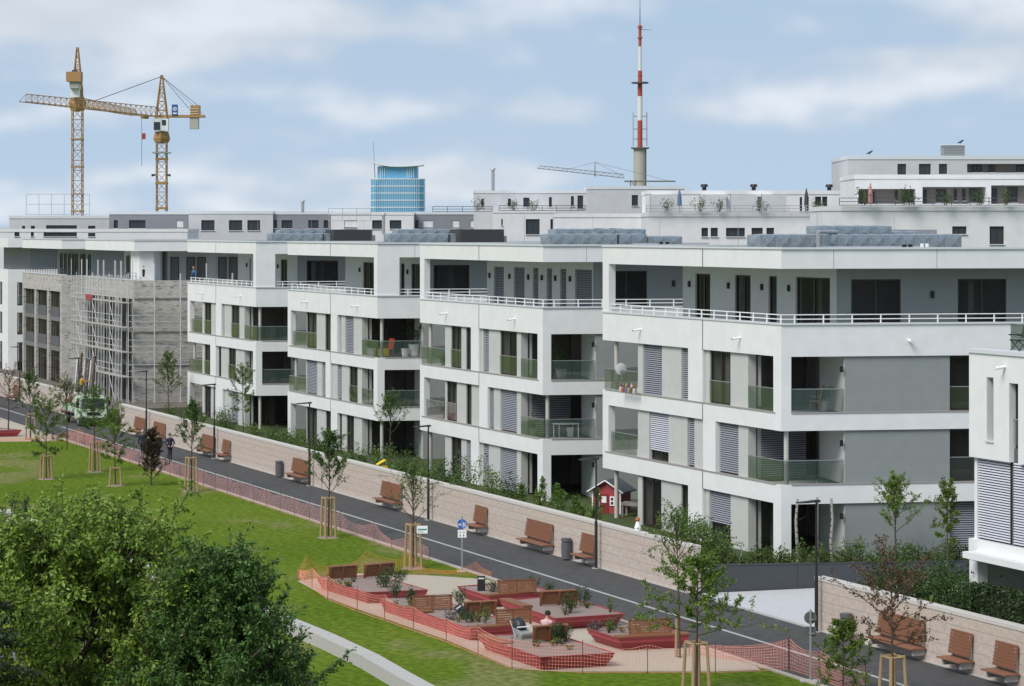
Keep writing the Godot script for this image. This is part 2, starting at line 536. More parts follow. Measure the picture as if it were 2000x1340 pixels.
func villa(o: Node3D, open_left_top: bool, floors: Array, attic: Array, column_right: bool, joint: float, blinds_attic: bool, shift: float) -> void:
	var along := Vector2(1, 0); var inward := Vector2(0, 1)
	var zero := Vector2.ZERO
	var lev := [FLOOR_, 3.9, 4.67, 6.88, 7.58, 9.9, 11.19, 13.48, 14.33]   # heights above the path
	# storeys: [bottom, top]
	var fl := [[lev[0], lev[1]], [lev[2], lev[3]], [lev[4], lev[5]]]
	# white bands
	band("slab_band", M.white, o, lev[1], lev[2], 0.0, 0.34)
	band("slab_band", M.white, o, lev[3], lev[4], 0.0, 0.34)
	band("terrace_parapet", M.white, o, lev[5], lev[6], 0.0, 0.34)
	band("parapet_cap", M.cap, o, lev[6], lev[6] + 0.07, 0.04, 0.4)
	# floor plates
	for y in [4.25, 7.2, 10.2]:
		prism_part("floor_plate", M.soffit, o, PackedVector2Array([Vector2(17.5, 0.35), corner_in(0.35), S(19.9, 0.35), S(19.9, 16), Vector2(17.5, 16)]), y, y + 0.25)
	# storey contents
	for k in 3:
		var y0: float = fl[k][0]; var y1: float = fl[k][1]
		var left_open: bool = open_left_top == (k % 2 == 0)
		var right_open := not left_open
		# rooms: inner walls well behind the windows, leaving the two corner loggias free
		box_part("inner_wall", M.inside, o, 3.3, 13.9, y0, y1, 5.2, 5.35)
		for s in [7.12, 10.3]:
			box_part("inner_wall", M.inside, o, s - 0.06, s + 0.06, y0, y1, 0.75, 5.2)
		frame_box("inner_wall", M.inside, o, Vector2.ZERO, SD, SN, 3.2, 19.7, y0, y1, 5.6, 5.75)
		frame_box("inner_wall", M.inside, o, Vector2.ZERO, SD, SN, 12.0, 12.12, y0, y1, 0.75, 5.6)
		box_part("room_floor", M.floor, o, 3.3, 13.9, y0 - 0.1, y0 + 0.02, 0.76, 5.19)
		street_box("rear_wall", M.inside, o, 14.03, 17.5, y0, y1, 3.4, 3.55)
		prism_part("loggia_wall", M.light_panel, o, PackedVector2Array([Vector2(13.92, 0.4), Vector2(14.02, 0.4), Vector2(14.02, 15.9), Vector2(13.92, 15.9)]), y0, y1)
		# right loggia: glazed wall facing the viewer, plain wall beside it
		var gl := Vector2(3.12, 0.5); var ga := Vector2(0, 1); var gi := Vector2(1, 0)
		if k == 1 and right_open:
			add_blind(o, gl, ga, gi, 0.0, 2.4, y0 + 0.03, y1 - 0.05, 0.0)
		else:
			add_window(o, gl, ga, gi, 0.0, 2.4, y0 + 0.03, y1 - 0.05, 0.0, false)
		prism_part("loggia_wall", M.light_panel, o, PackedVector2Array([S(2.70, 0.1), S(2.93, 0.1), Vector2(3.15, 3.6), Vector2(2.85, 3.35)]), y0, y1)
		# white corner columns or slim posts
		if right_open:
			tube_part("post", M.post, o, Vector3(0.22, y0, 0.35), Vector3(0.22, y1, 0.35), 0.1, 0.1, 12)
		else:
			prism_part("corner_column", M.white, o, PackedVector2Array([Vector2(0, 0), Vector2(0.68, 0), Vector2(0.68, 0.34), corner_in(0.34), S(0.42, 0.34), S(0.42, 0)]), y0, y1)
		if left_open:
			tube_part("post", M.post, o, Vector3(16.7, y0, 0.3), Vector3(16.7, y1, 0.3), 0.1, 0.1, 12)
		else:
			street_box("corner_column", M.white, o, 16.95, 17.6, y0, y1, 0.0, 0.34)
		# fillings of the street facade
		var list: Array = floors[k].duplicate()
		list.sort_custom(func(p, q): return p[1] < q[1])
		for n in list.size():
			var it: Array = list[n]
			var a0: float = it[1]; var a1: float = it[2]
			# the fillings stand behind the face of the columns
			if it[0] != "c":
				if n > 0 and list[n - 1][0] != "c" and a0 - list[n - 1][2] < 0.1: a0 += shift
				if n < list.size() - 1 and list[n + 1][0] != "c" and list[n + 1][1] - a1 < 0.1: a1 += shift
			match it[0]:
				"p": street_box("wall_panel", M.light_panel, o, a0, a1, y0, y1, 0.13, 0.74)
				"c": street_box("column", M.white, o, a0, a1, y0, y1, 0.0, 0.5)
				"w": add_window(o, zero, along, inward, a0, a1, y0 + 0.03, y1 - 0.02, 0.19, k > 0)
				"n": add_window(o, zero, along, inward, a0, a1, y0 + 0.03, y1 - 0.02, 0.19, false, 1)
				"b": add_blind(o, zero, along, inward, a0, a1, y0 + 0.03, y1, 0.17)
				"h": add_blind(o, zero, along, inward, a0, a1, y0 + 0.03, y1, 0.17, 0.8, M.blind_pale)
				"g": add_blind(o, zero, along, inward, a0, a1, y0 + 0.03, y1, 0.17, 0.62)
		# sills along the openings
		if k > 0:
			street_box("sill", M.sill, o, joint + 0.05, 17.3, y0 - 0.001, y0 + 0.05, -0.03, 0.13)
			street_box("sill", M.sill, o, 0.5, joint - 0.05, y0 - 0.001, y0 + 0.05, -0.03, 0.13)
		# balustrades of the loggias
		if k > 0:
			frame_box("balcony_glass", M.balcony_glass, o, zero, along, inward, 14.05, 16.9 if not left_open else 17.6, y0 + 0.05, y0 + 0.98, 0.1, 0.115)
			frame_box("balcony_rail", M.steel, o, zero, along, inward, 14.05, 16.9 if not left_open else 17.6, y0 + 0.98, y0 + 1.01, 0.095, 0.12)
			street_box("balcony_glass", M.balcony_glass, o, 17.45, 17.46, y0 + 0.05, y0 + 0.98, 0.36, 3.0)
			street_box("balcony_rail", M.steel, o, 17.44, 17.47, y0 + 0.98, y0 + 1.01, 0.36, 3.0)
			var r0 := 0.12 if right_open else 0.7
			var w0 := 0.1 if right_open else 0.44
			frame_box("balcony_glass", M.balcony_glass, o, zero, along, inward, r0, 1.9, y0 + 0.05, y0 + 0.98, 0.1, 0.115)
			frame_box("balcony_glass", M.balcony_glass, o, zero, along, inward, 1.93, 3.1, y0 + 0.05, y0 + 0.98, 0.1, 0.115)
			frame_box("balcony_rail", M.steel, o, zero, along, inward, r0, 3.1, y0 + 0.98, y0 + 1.01, 0.095, 0.12)
			frame_box("balcony_glass", M.balcony_glass, o, zero, SD, SN, w0, 1.5, y0 + 0.05, y0 + 0.98, 0.1, 0.115)
			frame_box("balcony_glass", M.balcony_glass, o, zero, SD, SN, 1.53, 2.66, y0 + 0.05, y0 + 0.98, 0.1, 0.115)
			frame_box("balcony_rail", M.steel, o, zero, SD, SN, w0, 2.66, y0 + 0.98, y0 + 1.01, 0.095, 0.12)
			side_box("sill", M.sill, o, 0.44, 9.2, y0 - 0.001, y0 + 0.05, -0.03, 0.08)
		# side facade
		side_box("side_wall_panel", M.grey_panel, o, 2.71, 7.2, y0, y1, 0.09, 0.7)
		if k == 0:
			add_blind(o, zero, SD, SN, 7.2, 9.4, y0, y1, 0.3)
		else:
			add_window(o, zero, SD, SN, 7.2, 9.4, y0 + 0.03, y1 - 0.02, 0.3)
		side_box("side_wall_panel", M.grey_panel, o, 9.4, 19.9, y0, y1, 0.09, 0.7)
		side_box("wall_lamp", M.black, o, 2.5, 2.62, y1 - 0.65, y1 - 0.4, 0.0, 0.1)
	# the vertical joint between the two halves
	for k in 3:
		street_box("joint", M.black, o, joint - 0.03, joint + 0.03, lev[1] if k == 0 else (lev[3] if k == 1 else lev[5]), lev[2] if k == 0 else (lev[4] if k == 1 else lev[6]), -0.004, 0.1)
	street_box("joint", M.black, o, joint - 0.03, joint + 0.03, lev[7], lev[8] - 0.08, -0.004, 0.1)
	# spouts
	for s in [3.6, 13.4]:
		var st := begin()
		tube(st, Vector3(s, 10.55, 0.02), Vector3(s, 10.5, -0.4), 0.05, 0.05, 8)
		var sp := done(st, "water_spout", M.rail, o)
		tube_part("spout_mouth", M.black, sp, Vector3(s, 10.5, -0.4), Vector3(s, 10.5, -0.405), 0.04)
	var sp2 := begin()
	var q0 := S(5.4, 0.0); var q1 := S(5.4, -0.35)
	tube(sp2, Vector3(q0.x, 10.55, q0.y), Vector3(q1.x, 10.5, q1.y), 0.06, 0.06, 8)
	done(sp2, "water_spout", M.rail, o)
	# terrace floor, set-back penthouse, its doors
	prism_part("terrace_floor", M.cap, o, PackedVector2Array([Vector2(17.3, 0.34), corner_in(0.34), S(19.9, 0.34), S(19.9, 16), Vector2(17.3, 16)]), 10.5, 10.62)
	var c0 := Vector2(1.48, 3.4)
	box_part("inner_wall", M.inside, o, 2.5, 15.5, 10.62, 13.5, 8.5, 8.65)
	frame_box("inner_wall", M.inside, o, Vector2.ZERO, SD, SN, 4.5, 19.7, 10.62, 13.5, 6.5, 6.65)
	var last := 16.0
	for d in attic:
		street_box("penthouse_wall", M.light_panel, o, d[1], last, 10.62, 13.5, 3.4, 3.7)
		street_box("lintel", M.light_panel, o, d[0], d[1], 13.05, 13.5, 3.4, 3.7)
		if blinds_attic:
			add_blind(o, zero, along, inward, d[0], d[1], 10.65, 13.05, 3.45)
		else:
			add_window(o, zero, along, inward, d[0], d[1], 10.65, 13.05, 3.48, false)
		last = d[0]
		piece("door_lamp", M.black, o, Vector3(d[1] + 0.55, 12.55, 3.35), Vector3(0.12, 0.28, 0.1))
	prism_part("penthouse_wall", M.light_panel, o, PackedVector2Array([Vector2(last, 3.4), c0, c0 + Vector2(0.25, 0.3), Vector2(last, 3.7)]), 10.62, 13.5)
	var o2 := SN * 2.17
	var lw := 3.02
	for d in [[3.64, 5.8], [8.3, 10.44], [13.0, 15.0]]:
		frame_box("penthouse_side_wall", M.grey_panel, o, o2, SD, SN, lw, d[0], 10.62, 13.5, 0.0, 0.3)
		frame_box("lintel", M.grey_panel, o, o2, SD, SN, d[0], d[1], 13.0, 13.5, 0.0, 0.3)
		add_window(o, o2, SD, SN, d[0], d[1], 10.65, 13.0, 0.06, false)
		lw = d[1]
	frame_box("penthouse_side_wall", M.grey_panel, o, o2, SD, SN, lw, 19.9, 10.62, 13.5, 0.0, 0.3)
	frame_box("wall_lamp", M.black, o, o2, SD, SN, 7.1, 7.24, 12.2, 12.5, -0.1, 0.0)
	street_box("penthouse_end_wall", M.light_panel, o, 15.95, 16.15, 10.62, 13.5, 3.7, 15.5)
	# white railing on the parapet
	var rails := begin()
	for y in [11.42, 11.6]:
		box(rails, 0.1, 17.3, y - 0.02, y + 0.02, 0.12, 0.16)
		var ra := S(0.1, 0.14); var rb := S(19.8, 0.14)
		tube(rails, Vector3(ra.x, y, ra.y), Vector3(rb.x, y, rb.y), 0.022, 0.022, 6)
	var rl := done(rails, "terrace_railing", M.rail, o)
	for i in 15:
		piece("railing_post", M.rail, rl, Vector3(0.3 + i * 1.2, 11.43, 0.14), Vector3(0.045, 0.37, 0.045))
	for i in 16:
		var q := S(0.6 + i * 1.22, 0.14)
		piece("railing_post", M.rail, rl, Vector3(q.x, 11.43, q.y), Vector3(0.045, 0.37, 0.045))
	for w in [2.2, 6.6, 11.0]:
		frame_box("joint", M.sill, o, zero, SD, SN, w, w + 0.025, 13.49, 14.26, -0.003, 0.01)
	# roof frame
	prism_part("roof", M.soffit, o, PackedVector2Array([Vector2(17.5, 0.2), corner_in(0.2), S(19.9, 0.2), S(19.9, 16), Vector2(17.5, 16)]), 13.5, 13.9)
	band("roof_band", M.white, o, lev[7], lev[8] - 0.06, 0.0, 0.4)
	street_box("roof_band", M.white, o, 17.2, 17.6, lev[7], lev[8] - 0.06, 0.41, 16)
	band("roof_cap", M.cap, o, lev[8] - 0.06, lev[8] + 0.02, 0.05, 0.5)
	prism_part("roof_gravel", M.gravel_roof, o, PackedVector2Array([Vector2(17.19, 0.41), corner_in(0.41), S(19.9, 0.41), S(19.9, 16), Vector2(17.19, 16)]), 13.91, 14.12)
	if column_right:
		prism_part("roof_column", M.white, o, PackedVector2Array([Vector2(0, 0), Vector2(0.62, 0), Vector2(0.62, 0.34), corner_in(0.34), S(1.3, 0.34), S(1.3, 0)]), lev[6], lev[7])
	else:
		street_box("roof_column", M.white, o, 16.9, 17.6, lev[6], lev[7], 0.0, 0.34)

func villas() -> void:
	var P4 := [
		[["p", 13.26, 13.98], ["w", 11.23, 13.26], ["p", 9.2, 11.23], ["n", 8.54, 9.2], ["c", 7.15, 8.54], ["p", 6.45, 7.09], ["g", 4.46, 6.45], ["p", 3.14, 4.46]],
		[["p", 12.5, 13.98], ["h", 10.49, 12.5], ["p", 8.6, 10.49], ["b", 7.9, 8.6], ["p", 7.15, 7.9], ["c", 5.9, 7.09], ["b", 3.74, 5.9], ["p", 3.14, 3.74]],
		[["p", 13.16, 13.98], ["b", 11.17, 13.16], ["p", 9.2, 11.17], ["b", 8.55, 9.2], ["c", 7.15, 8.55], ["p", 6.41, 7.09], ["w", 4.47, 6.41], ["p", 3.14, 4.47]]]
	var P3 := [
		[["p", 12.7, 13.98], ["w", 11.17, 12.7], ["p", 10.4, 11.17], ["b", 9.79, 10.4], ["c", 8.65, 9.79], ["p", 7.97, 8.58], ["b", 7.19, 7.97], ["p", 5.6, 7.19], ["b", 3.35, 5.6], ["p", 3.14, 3.35]],
		[["p", 13.38, 13.98], ["w", 11.85, 13.38], ["p", 10.46, 11.85], ["n", 9.67, 10.46], ["p", 8.65, 9.67], ["c", 7.4, 8.58], ["b", 6.49, 7.2], ["p", 7.2, 7.4], ["p", 5.57, 6.49], ["b", 3.35, 5.57], ["p", 3.14, 3.35]],
		[["p", 12.7, 13.98], ["w", 11.17, 12.7], ["p", 10.49, 11.17], ["n", 9.79, 10.49], ["c", 8.65, 9.79], ["p", 7.97, 8.58], ["b", 7.19, 7.97], ["p", 5.6, 7.19], ["w", 3.35, 5.6], ["p", 3.14, 3.35]]]
	var P2 := [
		[["p", 13.6, 13.98], ["w", 11.43, 13.6], ["p", 9.64, 11.43], ["n", 8.8, 9.64], ["c", 7.44, 8.68], ["n", 6.5, 7.44], ["p", 5.6, 6.5], ["w", 4.2, 5.6], ["p", 3.14, 4.2]],
		[["p", 13.7, 13.98], ["b", 11.4, 13.7], ["p", 10.37, 11.4], ["b", 9.74, 10.37], ["c", 8.78, 9.74], ["p", 7.34, 8.7], ["b", 6.52, 7.34], ["p", 5.07, 6.52], ["w", 3.53, 5.07], ["p", 3.14, 3.53]],
		[["p", 13.57, 13.98], ["w", 11.5, 13.57], ["p", 9.77, 11.5], ["n", 8.8, 9.77], ["c", 7.44, 8.7], ["b", 6.62, 7.44], ["p", 5.85, 6.62], ["b", 4.27, 5.85], ["p", 3.14, 4.27]]]
	var P1 := [
		[["p", 12.9, 13.98], ["w", 11.2, 12.9], ["p", 10.0, 11.2], ["c", 8.2, 9.9], ["b", 7.5, 8.2], ["p", 5.9, 7.5], ["b", 4.2, 5.9], ["p", 3.14, 4.2]],
		[["p", 12.9, 13.98], ["w", 11.4, 12.9], ["c", 9.98, 11.4], ["p", 9.2, 9.9], ["n", 8.5, 9.2], ["p", 6.6, 8.5], ["w", 4.8, 6.6], ["p", 3.14, 4.8]],
		[["p", 12.9, 13.98], ["w", 11.1, 12.9], ["p", 9.98, 11.1], ["c", 8.5, 9.9], ["n", 7.7, 8.5], ["p", 5.9, 7.7], ["w", 3.9, 5.9], ["p", 3.14, 3.9]]]
	var labels := ["white villa with the satellite dish, dark slate wall and birch trunks below it", "white villa with venetian blinds closed all along its penthouse, beside the red playhouse", "white villa with orange chair and white flower pots on its corner balcony", "white villa next to the scaffolded brick house, corner column at its roof"]
	var fl := [P4, P3, P2, P1]
	var attics := [[[13.16, 14.69], [9.18, 10.71], [6.73, 7.49], [2.04, 5.02]], [[13.51, 14.98], [10.54, 12.05], [8.63, 9.39], [6.78, 7.51], [4.9, 5.71], [1.65, 3.79]], [[10.31, 12.48], [6.59, 7.43], [4.74, 5.47], [1.62, 3.56]], [[12.68, 13.07], [9.12, 9.89], [7.14, 7.88], [3.83, 5.39]]]
	var joints := [7.12, 8.62, 8.74, 9.94]
	for k in 4:
		var r := Vector2(10.94, 104.0) + U * (24.8 * k)
		var o := thing("villa", labels[k], "house", P(r.x * BIG, r.y * BIG, 15.0 - 15.0 * BIG), YAW, "white villas in a row")
		o.scale = Vector3.ONE * BIG
		villa(o, k < 2, fl[k], attics[k], k >= 2, joints[k], k == 1, [0.28, 0.35, 0.43, 0.5][k])
		roof_plant(k)

# galvanised ventilation ducts lying on the villa roofs; each panel is cross-broken (raised in the middle)
func crossed_panel(st: SurfaceTool, a: Vector3, b: Vector3, c: Vector3, d: Vector3, out: Vector3) -> void:
	var m := (a + b + c + d) / 4.0 + out
	tri(st, a, m, b); tri(st, b, m, c); tri(st, c, m, d); tri(st, d, m, a)

func duct(called: String, o: Node, x0: float, x1: float, y0: float, y1: float, z0: float, z1: float) -> void:
	var st := begin()
	var n := maxi(1, int((z1 - z0) / 0.75))
	for i in n:
		var a := z0 + (z1 - z0) * i / n; var b := z0 + (z1 - z0) * (i + 1) / n
		crossed_panel(st, Vector3(x0, y0, a), Vector3(x0, y1, a), Vector3(x0, y1, b), Vector3(x0, y0, b), Vector3(-0.07, 0, 0))
		crossed_panel(st, Vector3(x0, y1, a), Vector3(x1, y1, a), Vector3(x1, y1, b), Vector3(x0, y1, b), Vector3(0, 0.05, 0))
		crossed_panel(st, Vector3(x1, y0, b), Vector3(x1, y1, b), Vector3(x1, y1, a), Vector3(x1, y0, a), Vector3(0.07, 0, 0))
	var m := maxi(1, int((x1 - x0) / 0.9))
	for i in m:
		var a := x0 + (x1 - x0) * i / m; var b := x0 + (x1 - x0) * (i + 1) / m
		crossed_panel(st, Vector3(b, y0, z0), Vector3(b, y1, z0), Vector3(a, y1, z0), Vector3(a, y0, z0), Vector3(0, 0, -0.07))
		crossed_panel(st, Vector3(a, y0, z1), Vector3(a, y1, z1), Vector3(b, y1, z1), Vector3(b, y0, z1), Vector3(0, 0, 0.07))
	var d := done(st, called, M.zinc, o)
	for i in n + 1:
		var z := z0 + (z1 - z0) * i / n
		piece("flange", M.steel, d, Vector3(x0 - 0.004, (y0 + y1) / 2, z), Vector3(0.02, y1 - y0, 0.035))

func roof_plant(k: int) -> void:
	var r := Vector2(10.94, 104.0) + U * (24.8 * k)
	var labels := ["long zinc ventilation duct with pipes on the roof of the satellite dish villa", "zinc ventilation duct on the roof of the villa with closed penthouse blinds", "zinc duct and dark box on the roof of the villa with orange balcony chair", "zinc duct and dark box on the roof of the villa beside the scaffolding"]
	var o := thing("ventilation_duct", labels[k], "duct", P(r.x * BIG, r.y * BIG, 15.0 - 0.87 * BIG), YAW, "roof ventilation ducts")
	o.scale = Vector3.ONE * BIG
	if k == 0:
		duct("duct", o, 6.0, 7.2, 0.0, 0.72, 2.2, 12.3)
		duct("upper_duct", o, 7.5, 8.8, 0.5, 1.1, 6.0, 9.6)
		duct("upper_duct", o, 8.9, 9.5, 0.4, 0.85, 9.0, 12.0)
		for y in [0.14]:
			tube_part("pipe", M.steel, o, Vector3(5.2, y, 4.6), Vector3(5.0, y, 9.6), 0.09)
			tube_part("pipe", M.steel, o, Vector3(5.2, y, 4.6), Vector3(5.2, 0.85, 4.6), 0.09)
			tube_part("pipe", M.steel, o, Vector3(5.2, 0.85, 4.6), Vector3(6.8, 0.85, 6.4), 0.09)
		for z in [8.6, 8.9]:
			tube_part("vent_cap", M.black, o, Vector3(4.7, 0.0, z), Vector3(4.7, 0.3, z), 0.1)
		for z in [9.5, 9.75]:
			tube_part("vent_pipe", M.rail, o, Vector3(4.7, 0.0, z), Vector3(4.7, 0.34, z), 0.09)
		box_part("cable_bridge", M.steel, o, 9.8, 10.1, 0.75, 0.95, 9.0, 13.4)
		for z in [9.2, 11.0, 13.2]:
			tube_part("bridge_leg", M.steel, o, Vector3(9.95, 0, z), Vector3(9.95, 0.75, z), 0.04)
	else:
		duct("duct", o, 6.2, 7.4, 0.0, 0.72, 3.0, 8.6)
		duct("duct", o, 6.0, 7.4, 0.0, 0.6, 8.7, 10.6)
		duct("upper_duct", o, 8.0, 9.2, 0.3, 0.98, 4.2, 9.4)
		if k >= 2:
			box_part("plant_box", M.dark_box, o, 5.4, 7.2, 0.0, 1.0, 7.3, 10.2)
		else:
			tube_part("pipe", M.steel, o, Vector3(5.4, 0.16, 7.4), Vector3(5.4, 0.16, 9.4), 0.09)
			for z in [9.0, 9.35]:
				tube_part("vent_cap", M.black, o, Vector3(5.2, 0.0, z), Vector3(5.2, 0.32, z), 0.1)
		tube_part("vent_pipe", M.black, o, Vector3(5.0, 0.0, 6.4), Vector3(5.0, 0.7, 6.4), 0.05)
	for z in [3.0, 7.0, 11.0]:
		tube_part("lightning_rod", M.steel, o, Vector3(9.6, 0, z), Vector3(9.6, 1.7, z), 0.012, 0.008, 5)

# ---------------------------------------------------------------- brick houses, one under scaffolding
func brick_tex() -> ImageTexture:
	var im := Image.create(512, 512, false, Image.FORMAT_RGB8)
	im.fill(Color(0.78, 0.77, 0.75))
	var r := RandomNumberGenerator.new(); r.seed = 5
	for row in 64:
		var x := -(row % 3) * 9
		while x < 512:
			var l := 24 + r.randi() % 10
			var t := 0.78 + 0.14 * r.randf()
			if r.randf() < 0.09: t = 0.56 + 0.15 * r.randf()
			im.fill_rect(Rect2i(maxi(x, 0), row * 8, l - 2, 7), Color(t, t * 0.99, t * 0.975))
			x += l
	return ImageTexture.create_from_image(im)

func brick_house(o: Node3D, bays: Array, finished: bool) -> void:
	var top := 11.0
	var bm: Material = M.brick
	# brick end wall and rear volume
	box_part("inner_wall", M.inside, o, 0.6, 17.4, GARDEN, 10.2, 5.6, 5.8)
	for y in [4.05, 6.8]:
		box_part("floor_plate", M.concrete_grey, o, 0.6, 17.4, y, y + 0.3, 1.5, 5.6)
	side_box("side_wall", bm, o, 0.0, 19.0, GARDEN - 0.1, top, 0.0, 0.5)
	for b in bays:
		box_part("pier", bm, o, b[0], b[1], GARDEN - 0.1, top - 1.5, 0.0, 0.7)
	box_part("parapet_wall", bm, o, 0.02, 17.6, top - 1.5, top, 0.0, 0.45)
	box_part("parapet_cap", M.cap, o, 0.0, 17.65, top, top + 0.07, -0.04, 0.5)
	for i in bays.size() - 1:
		var a: float = bays[i][1]; var b: float = bays[i + 1][0]
		for k in 3:
			var y0: float = [GARDEN, 4.4, 7.1][k]; var y1: float = [4.0, 6.75, 9.5][k]
			box_part("spandrel", M.concrete_grey, o, a, b, y1, [4.4, 7.1, 9.5][k] + 0.001, 0.16, 1.5)
			var mid := a + 1.3
			box_part("wall_panel", M.taupe if finished else M.concrete_grey, o, a, mid, y0, y1, 0.22, 1.4)
			add_window(o, Vector2.ZERO, Vector2(1, 0), Vector2(0, 1), mid, b, y0 + 0.02, y1, 0.26, false, 3)
			if finished and k > 0:
				box_part("balcony_panel", M.anthracite, o, mid + 0.1, b - 0.05, y0, y0 + 0.95, 0.18, 0.21)
	# penthouse, roof
	var c := Vector2(1.6, 3.2)
	prism_part("terrace_floor", M.cap, o, PackedVector2Array([Vector2(17.5, 0.45), S(0.5, 0.5), S(19, 0.5), S(19, 15), Vector2(17.5, 15)]), 10.2, 10.45)
	prism_part("penthouse_wall", M.grey_panel if finished else M.light_panel, o, PackedVector2Array([Vector2(16.5, 3.2), c, S(19, 2.0), S(19, 14), Vector2(16.5, 14)]), 10.45, 13.5)
	for s in ([2.2, 4.4, 5.4, 7.6, 9.0, 10.6, 12.4, 14.2] if finished else [4.2, 5.6, 6.8, 8.6, 10.0, 11.4, 13.2, 14.6]):
		add_window(o, Vector2.ZERO, Vector2(1, 0), Vector2(0, 1), s, s + 0.8, 10.5, 12.9, 3.1, false, 1)
	prism_part("roof", M.soffit, o, PackedVector2Array([Vector2(17.4, 0.5), S(0.9, 0.5), S(19, 0.3), S(19, 14.5), Vector2(17.4, 14.5)]), 13.45, 13.8)
	band("roof_band", M.white, o, 13.4, 14.25, 0.0, 0.4, 17.6, 19.0)
	band("roof_cap", M.cap, o, 14.25, 14.32, 0.05, 0.5, 17.6, 19.0)
	if not finished:
		prism_part("penthouse_block", M.white, o, PackedVector2Array([corner_in(0.55), Vector2(3.4, 0.55), Vector2(3.4, 3.1), S(2.2, 1.9), S(1.6, 0.55)]), 10.46, 13.5)
		for w in [3.0, 4.3, 5.2, 6.9, 7.8, 9.2]:
			add_window(o, SN * 1.9, SD, SN, w, w + 0.7, 10.5, 12.9, 0.0, false, 1)
	# thin dark railing
	for y in [11.35, 11.6]:
		piece("railing_bar", M.anthracite, o, Vector3(8.8, y, 0.25), Vector3(17.2, 0.03, 0.03))
	for i in 16:
		piece("railing_post", M.anthracite, o, Vector3(0.4 + i * 1.12, 11.35, 0.25), Vector3(0.04, 0.55, 0.04))

func brick_houses() -> void:
	M.brick = mat(0.68, 0.67, 0.655, 0.9, 0, brick_tex(), 0.16)
	var o := thing("brick_house", "grey brick house wrapped in scaffolding", "house", P(-30.7, 208.0), YAW)
	brick_house(o, [[0.0, 0.55], [5.6, 6.15], [11.3, 11.85], [17.05, 17.6]], false)
	for y in [4.0, 6.75, 9.45]:
		side_box("brick_ledge", M.concrete_grey, o, 0.0, 12.0, y, y + 0.12, -0.06, 0.0)
	o = thing("brick_house", "finished grey brick house with tall pale piers and dark bays", "house", P(-41.0, 233.0), YAW)
	brick_house(o, [[0.0, 0.55], [5.6, 6.15], [11.3, 11.85], [17.05, 17.6]], true)
	# the white house beyond
	o = thing("white_house", "white house with dark corner windows beyond the finished brick house", "house", P(-50.4, 256.0), YAW)
	for k in 4:
		var y0: float = [3.9, 6.88, 9.9, 13.4][k]; var y1: float = [4.67, 7.58, 11.19, 14.3][k]
		band("slab_band", M.white, o, y0, y1, 0.0, 0.4, 17.0, 12.0)
	box_part("inner_wall", M.inside, o, 0.6, 17.0, GARDEN, 10.5, 4.5, 4.7)
	for y in [4.0, 7.0, 10.2]:
		box_part("floor_plate", M.inside, o, 0.6, 16.9, y, y + 0.3, 0.42, 9.0)
	for k in 3:
		var y0: float = [GARDEN, 4.67, 7.58][k]; var y1: float = [3.9, 6.88, 9.9][k]
		side_box("wall_panel", M.white, o, 0.0, 0.9, y0, y1, 0.0, 0.4)
		side_box("wall_panel", M.white, o, 5.4, 12.0, y0, y1, 0.0, 0.4)
		add_window(o, Vector2.ZERO, SD, SN, 0.9, 5.4, y0, y1, 0.2, k > 0)
		street_box("wall_panel", M.white, o, 0.0, 3.0, y0, y1, 0.0, 0.4)
		street_box("wall_panel", M.white, o, 6.0, 17.0, y0, y1, 0.0, 0.4)
		add_window(o, Vector2.ZERO, Vector2(1, 0), Vector2(0, 1), 3.0, 6.0, y0, y1, 0.2, false)
	prism_part("penthouse_wall", M.grey_panel, o, PackedVector2Array([Vector2(15, 2.5), Vector2(1.5, 2.5), S(11.8, 2), S(11.8, 10), Vector2(15, 10)]), 10.5, 13.6)
	prism_part("roof", M.far_pale, o, PackedVector2Array([Vector2(16.9, 0.4), corner_in(0.4), S(11.9, 0.4), S(11.9, 10), Vector2(16.9, 10)]), 13.5, 14.1)
	scaffold()

